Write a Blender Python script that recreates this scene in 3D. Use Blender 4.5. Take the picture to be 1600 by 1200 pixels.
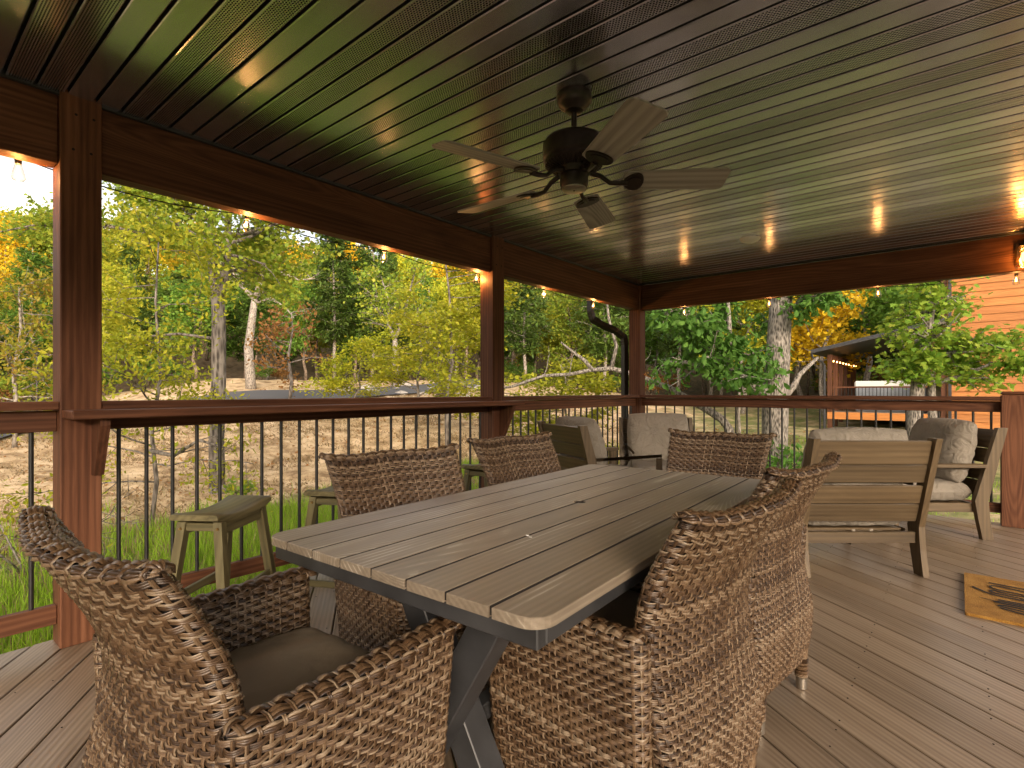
import bpy, bmesh, math, random
import numpy as np
from mathutils import Matrix, Vector, noise as mnoise

for o in list(bpy.data.objects): bpy.data.objects.remove(o)
S = bpy.context.scene
COL = S.collection
R = math.radians
random.seed(7)
rng = np.random.default_rng(11)

# ------------------------------------------------------------------ camera
CAM = Vector((3.07, 0.0, 1.15)); YAW = R(39.8)
cd = bpy.data.cameras.new('camera'); cam = bpy.data.objects.new('camera', cd); COL.objects.link(cam)
cam.location = CAM; cam.rotation_euler = (R(90), 0, YAW)
cd.sensor_width = 36; cd.lens = 18.9; cd.shift_y = 11/1600; cd.clip_start = 0.02; cd.clip_end = 2000
S.camera = cam

# ------------------------------------------------------------------ world
SUN_AZ = (0.78, -0.626)          # horizontal direction towards the sun (behind the camera, over the house)
SUN_EL = R(15)
w = bpy.data.worlds.new('World'); S.world = w; w.use_nodes = True
nt = w.node_tree; nt.nodes.clear()
def wn(t, **k):
    n = nt.nodes.new(t)
    for a, b in k.items(): setattr(n, a, b)
    return n
wo = wn('ShaderNodeOutputWorld'); bg = wn('ShaderNodeBackground'); sky = wn('ShaderNodeTexSky')
sky.sky_type = 'NISHITA'; sky.sun_disc = False; sky.sun_elevation = SUN_EL
sky.sun_rotation = math.atan2(SUN_AZ[0], SUN_AZ[1]); sky.dust_density = 2.0; sky.air_density = 1.2
tcw = wn('ShaderNodeTexCoord'); mpw = wn('ShaderNodeMapping'); mpw.inputs['Scale'].default_value = (1.6, 1.6, 9.0)
nzw = wn('ShaderNodeTexNoise'); nzw.inputs['Scale'].default_value = 1.7; nzw.inputs['Detail'].default_value = 6; nzw.inputs['Roughness'].default_value = .55
rpw = wn('ShaderNodeValToRGB'); rpw.color_ramp.elements[0].position = .22; rpw.color_ramp.elements[1].position = .40
nz2 = wn('ShaderNodeTexNoise'); nz2.inputs['Scale'].default_value = 1.1; nz2.inputs['Detail'].default_value = 4
rp2 = wn('ShaderNodeValToRGB'); rp2.color_ramp.elements[0].color = (.36, .36, .38, 1); rp2.color_ramp.elements[1].color = (.95, .80, .66, 1)
rp2.color_ramp.elements[0].position = .4; rp2.color_ramp.elements[1].position = .62
mxw = wn('ShaderNodeMix', data_type='RGBA', blend_type='MIX'); mlw = wn('ShaderNodeMix', data_type='RGBA', blend_type='MULTIPLY'); mlw.inputs[0].default_value = 1.; bww = wn('ShaderNodeRGBToBW'); desat = wn('ShaderNodeMix', data_type='RGBA'); desat.inputs[0].default_value = .85
L = nt.links.new
L(tcw.outputs['Generated'], mpw.inputs['Vector']); L(mpw.outputs[0], nzw.inputs['Vector']); L(nzw.outputs['Fac'], rpw.inputs[0])
L(mpw.outputs[0], nz2.inputs['Vector']); L(nz2.outputs['Fac'], rp2.inputs[0])
L(rpw.outputs[0], mxw.inputs[0]); L(sky.outputs[0], mxw.inputs[6]); L(sky.outputs[0], bww.inputs[0]); L(sky.outputs[0], desat.inputs[6]); L(bww.outputs[0], desat.inputs[7]); L(desat.outputs[2], mlw.inputs[6]); L(rp2.outputs[0], mlw.inputs[7]); L(mlw.outputs[2], mxw.inputs[7])
L(mxw.outputs[2], bg.inputs['Color']); bg.inputs['Strength'].default_value = 0.14
L(bg.outputs[0], wo.inputs['Surface'])
sd = bpy.data.lights.new('sun', 'SUN'); sd.energy = .45; sd.angle = R(25); sd.color = (1.0, .76, .48)
sun = bpy.data.objects.new('sun', sd); COL.objects.link(sun)
sv = Vector((SUN_AZ[0]*math.cos(SUN_EL), SUN_AZ[1]*math.cos(SUN_EL), math.sin(SUN_EL)))
sun.rotation_euler = sv.to_track_quat('Z', 'Y').to_euler(); sun.location = (6, -6, 12)
S.view_settings.view_transform = 'Standard'; S.view_settings.look = 'None'; S.view_settings.gamma = 1
S.view_settings.exposure = 3.0

# ------------------------------------------------------------------ materials
def mat(name):
    m = bpy.data.materials.new(name); m.use_nodes = True
    nt = m.node_tree; b = nt.nodes['Principled BSDF']
    def N(t, **k):
        n = nt.nodes.new(t)
        for a, v in k.items():
            if a.startswith('i_'):
                n.inputs[a[2:].replace('_', ' ')].default_value = v
            else: setattr(n, a, v)
        return n
    return m, b, N, nt.links.new
def ramp(N, stops):
    r = N('ShaderNodeValToRGB'); e = r.color_ramp.elements
    e[0].position, e[0].color = stops[0][0], (*stops[0][1], 1)
    e[1].position, e[1].color = stops[-1][0], (*stops[-1][1], 1)
    for p, c in stops[1:-1]:
        x = e.new(p); x.color = (*c, 1)
    return r
def objvec(N, L, scale, offs=10.):
    tc = N('ShaderNodeTexCoord'); oi = N('ShaderNodeObjectInfo')
    mp = N('ShaderNodeMapping'); mp.inputs['Scale'].default_value = scale
    ml = N('ShaderNodeMath', operation='MULTIPLY'); ml.inputs[1].default_value = offs
    cb = N('ShaderNodeCombineXYZ')
    L(oi.outputs['Random'], ml.inputs[0])
    for i in range(3): L(ml.outputs[0], cb.inputs[i])
    L(tc.outputs['Object'], mp.inputs['Vector']); L(cb.outputs[0], mp.inputs['Location'])
    return mp, oi
def plain(name, col, rough=.5, metal=0., bump=0., bscale=40., var=.15, coat=0.):
    m, b, N, L = mat(name)
    nz = N('ShaderNodeTexNoise', i_Scale=bscale, i_Detail=4.)
    tc = N('ShaderNodeTexCoord'); L(tc.outputs['Object'], nz.inputs['Vector'])
    r = ramp(N, [(.3, [c*(1-var) for c in col]), (.7, [min(1, c*(1+var)) for c in col])])
    L(nz.outputs['Fac'], r.inputs[0]); L(r.outputs[0], b.inputs['Base Color'])
    b.inputs['Roughness'].default_value = rough; b.inputs['Metallic'].default_value = metal; b.inputs['Coat Weight'].default_value = coat
    if bump:
        bp = N('ShaderNodeBump', i_Strength=bump, i_Distance=.01); L(nz.outputs['Fac'], bp.inputs['Height']); L(bp.outputs[0], b.inputs['Normal'])
    return m
def wood(name, axis, dark, mid, light, rough=.55, ring=9., dist=3.5, knots=True, fiber=55., bump=.25, rvar=.18, lenf=.10, spec=.5, fleck=None, fibw=.68, knsc=2.4, kwarp=.12, big_s=7.):
    m, b, N, L = mat(name)
    sc = [1., 1., 1.]; sc['xyz'.index(axis)] = lenf
    mp, oi = objvec(N, L, sc)
    wv = N('ShaderNodeTexWave', wave_type='RINGS', rings_direction=axis.upper(), wave_profile='SIN', i_Scale=ring, i_Distortion=dist, i_Detail=4., i_Detail_Scale=.9, i_Detail_Roughness=.6)
    vk = N('ShaderNodeTexVoronoi', i_Scale=knsc, i_Randomness=1.); L(mp.outputs[0], vk.inputs['Vector'])
    kf = N('ShaderNodeMapRange', interpolation_type='SMOOTHERSTEP'); L(vk.outputs['Distance'], kf.inputs[0]); kf.inputs[1].default_value = 0.; kf.inputs[2].default_value = .42; kf.inputs[3].default_value = kwarp; kf.inputs[4].default_value = 0.
    va_ = N('ShaderNodeVectorMath', operation='ADD'); L(mp.outputs[0], va_.inputs[0]); L(kf.outputs[0], va_.inputs[1]); L(va_.outputs[0], wv.inputs['Vector'])
    sc2 = [1., 1., 1.]; sc2['xyz'.index(axis)] = .025
    mp2, _ = objvec(N, L, sc2)
    fb = N('ShaderNodeTexNoise', i_Scale=fiber, i_Detail=5., i_Roughness=.65); L(mp2.outputs[0], fb.inputs['Vector'])
    big = N('ShaderNodeTexNoise', i_Scale=big_s, i_Detail=6., i_Roughness=.6, i_Distortion=1.2); L(mp.outputs[0], big.inputs['Vector'])
    a1 = N('ShaderNodeMix', data_type='FLOAT'); a1.inputs[0].default_value = fibw; L(wv.outputs['Fac'], a1.inputs[2]); L(fb.outputs['Fac'], a1.inputs[3])
    a2 = N('ShaderNodeMix', data_type='FLOAT'); a2.inputs[0].default_value = .5; L(a1.outputs[0], a2.inputs[2]); L(big.outputs['Fac'], a2.inputs[3])
    r = ramp(N, [(.30, dark), (.5, mid), (.70, light)]); L(a2.outputs[0], r.inputs[0])
    out = r.outputs[0]
    if knots:
        kr = ramp(N, [(.035, (1, 1, 1)), (.085, (0, 0, 0))]); L(vk.outputs['Distance'], kr.inputs[0])
        mk2 = N('ShaderNodeMix', data_type='RGBA'); L(kr.outputs[0], mk2.inputs[0]); L(out, mk2.inputs[6]); mk2.inputs[7].default_value = (*[c*.35 for c in dark], 1)
        out = mk2.outputs[2]
    if fleck:
        fr = ramp(N, [(.80, (0, 0, 0)), (.93, (1, 1, 1))]); L(wv.outputs['Fac'], fr.inputs[0])
        bn = ramp(N, [(.54, (0, 0, 0)), (.64, (1, 1, 1))]); L(big.outputs['Fac'], bn.inputs[0])
        fm = N('ShaderNodeMath', operation='MULTIPLY'); L(fr.outputs[0], fm.inputs[0]); L(bn.outputs[0], fm.inputs[1])
        fx = N('ShaderNodeMix', data_type='RGBA'); L(fm.outputs[0], fx.inputs[0]); L(out, fx.inputs[6]); fx.inputs[7].default_value = (*fleck, 1)
        out = fx.outputs[2]
    hv = N('ShaderNodeHueSaturation'); L(out, hv.inputs['Color'])
    mr = N('ShaderNodeMapRange'); L(oi.outputs['Random'], mr.inputs[0]); mr.inputs[3].default_value = 1-rvar; mr.inputs[4].default_value = 1+rvar
    L(mr.outputs[0], hv.inputs['Value']); L(hv.outputs[0], b.inputs['Base Color'])
    rr = N('ShaderNodeMapRange'); L(fb.outputs['Fac'], rr.inputs[0]); rr.inputs[3].default_value = rough-.1; rr.inputs[4].default_value = rough+.12
    L(rr.outputs[0], b.inputs['Roughness']); b.inputs['Specular IOR Level'].default_value = spec
    bp = N('ShaderNodeBump', i_Strength=bump, i_Distance=.004); L(a1.outputs[0], bp.inputs['Height']); L(bp.outputs[0], b.inputs['Normal'])
    return m
M = {}
for ax in 'xyz':
    M['cedar_'+ax] = wood('cedar_'+ax, ax, (.034, .012, .006), (.112, .044, .021), (.205, .088, .045), rough=.6, ring=15., fibw=.80, dist=3.2, kwarp=.16, bump=.12, spec=.25)
    M['teak_'+ax] = wood('teak_'+ax, ax, (.046, .029, .013), (.090, .059, .028), (.132, .091, .046), rough=.5, knots=False, ring=14, dist=2.5, fibw=.8)
    M['olive_'+ax] = wood('olive_'+ax, ax, (.040, .034, .015), (.130, .110, .050), (.195, .165, .080), rough=.42, knots=False, ring=12, dist=2.5, fibw=.8)
M['deck'] = wood('deck', 'x', (.120, .081, .051), (.215, .158, .108), (.31, .242, .175), rough=.36, knots=False, ring=20, dist=2.5, fiber=70, bump=.35, rvar=.14, lenf=.10, kwarp=.10, knsc=1.6, fibw=.74)
M['tabletop'] = wood('tabletop', 'y', (.150, .118, .085), (.230, .185, .136), (.30, .247, .187), rough=.42, knots=False, ring=24, dist=2., fiber=80, bump=.2, rvar=.07, lenf=.17, kwarp=.14, knsc=2.6, fibw=.8, fleck=(.42, .37, .30))
M['blade'] = wood('blade', 'x', (.16, .145, .125), (.32, .29, .25), (.44, .40, .345), rough=.5, knots=False, ring=12, lenf=.12, rvar=.1)
M['siding'] = wood('siding', 'x', (.26, .085, .016), (.42, .155, .032), (.54, .22, .055), rough=.6, rvar=.14, ring=8., dist=2.)
M['black'] = plain('black_metal', (.018, .017, .016), rough=.42, var=.2)
M['char'] = plain('charcoal_metal', (.036, .036, .038), rough=.45, var=.35, bscale=9)
M['bronze'] = plain('bronze_metal', (.030, .021, .016), rough=.35, metal=.5, var=.2)
M['steel'] = plain('brushed_steel', (.45, .40, .33), rough=.35, metal=.9)
M['brass'] = plain('brass', (.45, .30, .12), rough=.35, metal=1.)
M['white'] = plain('white_plastic', (.75, .74, .70), rough=.45, var=.03)
def fabric(name, col, fold=.55, dis=1.6):
    m, b, N, L = mat(name); tc = N('ShaderNodeTexCoord')
    n1 = N('ShaderNodeTexNoise', i_Scale=700., i_Detail=3.); n2 = N('ShaderNodeTexNoise', i_Scale=9., i_Detail=4., i_Distortion=dis); n3 = N('ShaderNodeTexNoise', i_Scale=4., i_Detail=3.)
    for n in (n1, n2, n3): L(tc.outputs['Object'], n.inputs['Vector'])
    r = ramp(N, [(.3, [c*.86 for c in col]), (.7, [c*1.1 for c in col])]); L(n3.outputs['Fac'], r.inputs[0]); L(r.outputs[0], b.inputs['Base Color']); b.inputs['Roughness'].default_value = .92
    b1 = N('ShaderNodeBump', i_Strength=.3, i_Distance=.001); L(n1.outputs['Fac'], b1.inputs['Height'])
    b2 = N('ShaderNodeBump', i_Strength=fold, i_Distance=.05); L(n2.outputs['Fac'], b2.inputs['Height']); L(b1.outputs[0], b2.inputs['Normal']); L(b2.outputs[0], b.inputs['Normal'])
    return m
M['cush'] = fabric('taupe_fabric', (.23, .20, .16))
M['seatpad'] = fabric('brown_fabric', (.27, .215, .15), .18, .3)
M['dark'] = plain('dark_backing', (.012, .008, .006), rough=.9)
M['bark'] = None
def barkmat(name, dark, light, sc=14., z=.22):
    m, b, N, L = mat(name)
    tc = N('ShaderNodeTexCoord'); mp = N('ShaderNodeMapping'); mp.inputs['Scale'].default_value = (1, 1, z); L(tc.outputs['Object'], mp.inputs['Vector'])
    nz = N('ShaderNodeTexNoise', i_Scale=sc, i_Detail=6., i_Roughness=.7, i_Distortion=.4); L(mp.outputs[0], nz.inputs['Vector'])
    vo = N('ShaderNodeTexVoronoi', i_Scale=sc*1.3); L(mp.outputs[0], vo.inputs['Vector'])
    mx = N('ShaderNodeMath', operation='MULTIPLY'); L(nz.outputs['Fac'], mx.inputs[0]); L(vo.outputs['Distance'], mx.inputs[1])
    r = ramp(N, [(.08, dark), (.36, light)]); L(mx.outputs[0], r.inputs[0]); L(r.outputs[0], b.inputs['Base Color'])
    b.inputs['Roughness'].default_value = .9
    bp = N('ShaderNodeBump', i_Strength=.9, i_Distance=.03); L(mx.outputs[0], bp.inputs['Height']); L(bp.outputs[0], b.inputs['Normal'])
    return m
M['bark'] = barkmat('grey_bark', (.035, .028, .022), (.23, .20, .17))
M['barkpale'] = barkmat('pale_bark', (.11, .09, .07), (.34, .30, .25), z=.5)
M['barkbrown'] = barkmat('brown_bark', (.06, .042, .028), (.28, .21, .15))
M['barkoak'] = barkmat('oak_bark', (.035, .028, .021), (.30, .265, .225), sc=26., z=.28)
def leafmat(name, cols, trans=.45):
    m, b, N, L = mat(name)
    g = N('ShaderNodeNewGeometry'); oi = N('ShaderNodeObjectInfo')
    n = len(cols); r = ramp(N, [(i/(n-1), c) for i, c in enumerate(cols)])
    tc = N('ShaderNodeTexCoord'); nz = N('ShaderNodeTexNoise', i_Scale=.55, i_Detail=2.); L(tc.outputs['Object'], nz.inputs['Vector'])
    a = N('ShaderNodeMix', data_type='FLOAT'); a.inputs[0].default_value = .45; L(g.outputs['Random Per Island'], a.inputs[2]); L(nz.outputs['Fac'], a.inputs[3])
    L(a.outputs[0], r.inputs[0])
    hv = N('ShaderNodeHueSaturation'); L(r.outputs[0], hv.inputs['Color'])
    mr = N('ShaderNodeMapRange'); L(oi.outputs['Random'], mr.inputs[0]); mr.inputs[3].default_value = .75; mr.inputs[4].default_value = 1.25; L(mr.outputs[0], hv.inputs['Value'])
    L(hv.outputs[0], b.inputs['Base Color']); b.inputs['Roughness'].default_value = .6; b.inputs['Specular IOR Level'].default_value = .25
    t = N('ShaderNodeBsdfTranslucent'); L(hv.outputs[0], t.inputs['Color'])
    mx = N('ShaderNodeMixShader'); mx.inputs[0].default_value = trans; L(b.outputs[0], mx.inputs[1]); L(t.outputs[0], mx.inputs[2])
    L(mx.outputs[0], m.node_tree.nodes['Material Output'].inputs['Surface'])
    return m
M['leaf_green'] = leafmat('leaf_green', [(0.0607, 0.135, 0.0189), (0.128, 0.243, 0.0324), (0.216, 0.324, 0.0473)])
M['leaf_oak'] = leafmat('leaf_oak', [(0.065, 0.169, 0.026), (0.13, 0.286, 0.0455), (0.221, 0.39, 0.065)])
M['leaf_yg'] = leafmat('leaf_yellow_green', [(0.195, 0.26, 0.0156), (0.39, 0.416, 0.0286), (0.598, 0.494, 0.0455)])
M['leaf_mix'] = leafmat('leaf_mixed', [(0.108, 0.203, 0.023), (0.23, 0.311, 0.0324), (0.459, 0.392, 0.0473)])
M['leaf_yel'] = leafmat('leaf_yellow', [(0.374, 0.308, 0.0165), (0.66, 0.473, 0.022), (0.748, 0.506, 0.033)])
M['leaf_org'] = leafmat('leaf_orange', [(0.24, 0.192, 0.048), (0.408, 0.192, 0.06), (0.456, 0.264, 0.084)])
M['leaf_dark'] = leafmat('leaf_cedar', [(0.0473, 0.0945, 0.0175), (0.0878, 0.155, 0.0243), (0.162, 0.209, 0.0378)], .25)
M['leaf_maple'] = leafmat('leaf_maple', [(0.0945, 0.203, 0.0203), (0.176, 0.311, 0.0338), (0.297, 0.392, 0.0473), (0.486, 0.405, 0.0675)])
M['grass'] = leafmat('grass', [(0.115, 0.23, 0.0138), (0.23, 0.38, 0.023), (0.368, 0.46, 0.0575)], .4)
M['drygrass'] = leafmat('dry_litter', [(.16, .10, .05), (.34, .25, .13), (.42, .34, .19)], .2)

def ceiling_mat():
    m, b, N, L = mat('soffit_metal')
    tc = N('ShaderNodeTexCoord'); sp = N('ShaderNodeSeparateXYZ'); L(tc.outputs['Object'], sp.inputs[0])
    def mth(op, a, bb=None):
        n = N('ShaderNodeMath', operation=op)
        for i, v in enumerate((a, bb)):
            if v is None: continue
            if isinstance(v, (int, float)): n.inputs[i].default_value = v
            else: L(v, n.inputs[i])
        return n.outputs[0]
    P = .0105
    yi = mth('DIVIDE', sp.outputs['Y'], P*.8); row = mth('FLOOR', yi); fy = mth('SUBTRACT', mth('FRACT', yi), .5)
    xs = mth('ADD', mth('DIVIDE', sp.outputs['X'], P*1.25), mth('MULTIPLY', row, .5)); fx = mth('SUBTRACT', mth('FRACT', xs), .5)
    dd = mth('ADD', mth('MULTIPLY', mth('MULTIPLY', fx, fx), 1.3), mth('MULTIPLY', mth('MULTIPLY', fy, fy), 1.6))
    hole = mth('LESS_THAN', dd, .15)
    inb = mth('MULTIPLY', mth('GREATER_THAN', sp.outputs['Y'], .217), mth('LESS_THAN', sp.outputs['Y'], .398))
    mid = mth('GREATER_THAN', mth('ABSOLUTE', mth('SUBTRACT', sp.outputs['Y'], .3075)), .012)
    h = mth('MULTIPLY', hole, mth('MULTIPLY', inb, mid))
    mx = N('ShaderNodeMix', data_type='RGBA'); L(h, mx.inputs[0]); mx.inputs[6].default_value = (.70, .71, .86, 1); mx.inputs[7].default_value = (.003, .003, .003, 1)
    L(mx.outputs[2], b.inputs['Base Color'])
    b.inputs['Metallic'].default_value = .92
    nz = N('ShaderNodeTexNoise', i_Scale=5., i_Detail=3.); L(tc.outputs['Object'], nz.inputs['Vector'])
    r1 = N('ShaderNodeMapRange'); L(nz.outputs['Fac'], r1.inputs[0]); r1.inputs[3].default_value = .19; r1.inputs[4].default_value = .25
    r2 = mth('ADD', r1.outputs[0], mth('MULTIPLY', h, .5)); L(r2, b.inputs['Roughness'])
    sp_ = mth('SUBTRACT', .9, mth('MULTIPLY', h, .9)); L(sp_, b.inputs['Specular IOR Level'])
    bp = N('ShaderNodeBump', i_Strength=.04, i_Distance=.02); L(nz.outputs['Fac'], bp.inputs['Height']); L(bp.outputs[0], b.inputs['Normal'])
    return m
M['soffit'] = ceiling_mat()
def wicker_mat():
    m, b, N, L = mat('wicker')
    g = N('ShaderNodeNewGeometry'); tc = N('ShaderNodeTexCoord'); oi = N('ShaderNodeObjectInfo')
    nz = N('ShaderNodeTexNoise', i_Scale=70., i_Detail=4., i_Roughness=.7); L(tc.outputs['Object'], nz.inputs['Vector'])
    a = N('ShaderNodeMix', data_type='FLOAT'); a.inputs[0].default_value = .4; L(g.outputs['Random Per Island'], a.inputs[2]); L(nz.outputs['Fac'], a.inputs[3])
    r = ramp(N, [(.15, (.018, .009, .0045)), (.40, (.074, .040, .019)), (.62, (.145, .090, .049)), (.85, (.27, .205, .138))])
    L(a.outputs[0], r.inputs[0]); L(r.outputs[0], b.inputs['Base Color']); b.inputs['Roughness'].default_value = .36
    return m
M['wicker'] = wicker_mat()
def coir():
    m, b, N, L = mat('coir'); tc = N('ShaderNodeTexCoord')
    nz = N('ShaderNodeTexNoise', i_Scale=180., i_Detail=4.); L(tc.outputs['Object'], nz.inputs['Vector'])
    n2 = N('ShaderNodeTexNoise', i_Scale=14., i_Detail=4.); L(tc.outputs['Object'], n2.inputs['Vector'])
    ad = N('ShaderNodeMix', data_type='FLOAT'); ad.inputs[0].default_value = .4; L(nz.outputs['Fac'], ad.inputs[2]); L(n2.outputs['Fac'], ad.inputs[3])
    r = ramp(N, [(.3, (.15, .062, .008)), (.5, (.31, .15, .024)), (.7, (.44, .25, .06))]); L(ad.outputs[0], r.inputs[0]); L(r.outputs[0], b.inputs['Base Color'])
    b.inputs['Roughness'].default_value = 1.
    bp = N('ShaderNodeBump', i_Strength=1., i_Distance=.006); L(nz.outputs['Fac'], bp.inputs['Height']); L(bp.outputs[0], b.inputs['Normal'])
    return m
M['coir'] = coir()
def glassy(name, tint, fac=.12):
    m, b, N, L = mat(name)
    t = N('ShaderNodeBsdfTransparent'); t.inputs[0].default_value = (*tint, 1); g = N('ShaderNodeBsdfGlossy'); g.inputs['Roughness'].default_value = .03
    lw = N('ShaderNodeLayerWeight', i_Blend=.35); mr = N('ShaderNodeMapRange'); L(lw.outputs['Facing'], mr.inputs[0]); mr.inputs[3].default_value = fac*.4; mr.inputs[4].default_value = .75
    x = N('ShaderNodeMixShader'); L(mr.outputs[0], x.inputs[0]); L(t.outputs[0], x.inputs[1]); L(g.outputs[0], x.inputs[2])
    L(x.outputs[0], m.node_tree.nodes['Material Output'].inputs['Surface']); return m
M['glass'] = glassy('clear_glass', (.97, .93, .86)); M['amber'] = glassy('amber_glass', (.95, .74, .40), .25)
def emit(name, col, s):
    m, b, N, L = mat(name); b.inputs['Base Color'].default_value = (*col, 1); b.inputs['Emission Color'].default_value = (*col, 1); b.inputs['Emission Strength'].default_value = s; return m
M['fil'] = emit('lit_filament', (1., .45, .12), 2.2)
def ground_mat():
    m, b, N, L = mat('ground_earth'); tc = N('ShaderNodeTexCoord')
    def nz(s, d=6., r=.6):
        n = N('ShaderNodeTexNoise', i_Scale=s, i_Detail=d, i_Roughness=r); L(tc.outputs['Object'], n.inputs['Vector']); return n.outputs['Fac']
    r1 = ramp(N, [(.36, (.24, .15, .072)), (.47, (.50, .35, .19)), (.60, (.70, .53, .33))]); L(nz(1.6, 8., .7), r1.inputs[0])
    r2 = ramp(N, [(.35, (.085, .11, .022)), (.6, (.17, .19, .045))]); L(nz(6.), r2.inputs[0])
    va = N('ShaderNodeVertexColor', layer_name='green'); sp = N('ShaderNodeSeparateColor'); L(va.outputs['Color'], sp.inputs[0])
    ad = N('ShaderNodeMath', operation='ADD'); L(sp.outputs[0], ad.inputs[0]); L(nz(.9, 7., .7), ad.inputs[1])
    k = ramp(N, [(.62, (0, 0, 0)), (.92, (1, 1, 1))]); L(ad.outputs[0], k.inputs[0])
    mx = N('ShaderNodeMix', data_type='RGBA'); L(k.outputs[0], mx.inputs[0]); L(r1.outputs[0], mx.inputs[6]); L(r2.outputs[0], mx.inputs[7])
    rf_ = ramp(N, [(.35, (.045, .030, .016)), (.65, (.13, .085, .045))]); L(nz(3.), rf_.inputs[0])
    mf = N('ShaderNodeMix', data_type='RGBA'); L(sp.outputs[1], mf.inputs[0]); L(mx.outputs[2], mf.inputs[6]); L(rf_.outputs[0], mf.inputs[7]); mx = mf
    r3 = ramp(N, [(.62, (0, 0, 0)), (.70, (1, 1, 1))]); L(nz(38., 3.), r3.inputs[0])
    m2 = N('ShaderNodeMix', data_type='RGBA'); L(r3.outputs[0], m2.inputs[0]); L(mx.outputs[2], m2.inputs[6]); m2.inputs[7].default_value = (.10, .07, .035, 1)
    L(m2.outputs[2], b.inputs['Base Color']); b.inputs['Roughness'].default_value = .95
    bp = N('ShaderNodeBump', i_Strength=.8, i_Distance=.05); L(nz(7., 8., .7), bp.inputs['Height']); L(bp.outputs[0], b.inputs['Normal'])
    return m
M['ground'] = ground_mat()
M['asphalt'] = plain('asphalt', (.10, .10, .105), rough=.85, bump=.3, bscale=60., var=.25)
M['stone'] = plain('pale_stone', (.42, .38, .33), rough=.9, bump=.5, bscale=9., var=.3)
M['tubgrey'] = plain('grey_tub_panel', (.20, .22, .25), rough=.5)

# ------------------------------------------------------------------ mesh helpers
def finish(me, name, m, parent=None, smooth=None, kind=None):
    o = bpy.data.objects.new(name, me); COL.objects.link(o)
    if m is not None: me.materials.append(m if not isinstance(m, str) else M[m])
    if smooth is not None:
        me.shade_smooth()
        if smooth < 180: me.set_sharp_from_angle(angle=R(smooth))
    if parent: o.parent = parent
    if kind: o['kind'] = kind
    return o
def npmesh(name, V, Fs):
    V = np.asarray(V, np.float32); me = bpy.data.meshes.new(name)
    if not isinstance(Fs, (list, tuple)): Fs = [Fs]
    me.vertices.add(len(V)); me.vertices.foreach_set('co', V.ravel())
    tot = sum(f.size for f in Fs); npoly = sum(len(f) for f in Fs)
    me.loops.add(tot); me.polygons.add(npoly)
    me.loops.foreach_set('vertex_index', np.concatenate([f.ravel() for f in Fs]).astype(np.int32))
    st = []; s = 0
    for f in Fs:
        k = f.shape[1]; st.append(s+np.arange(len(f))*k); s += f.size
    me.polygons.foreach_set('loop_start', np.concatenate(st).astype(np.int32))
    me.update(calc_edges=True); return me
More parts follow.
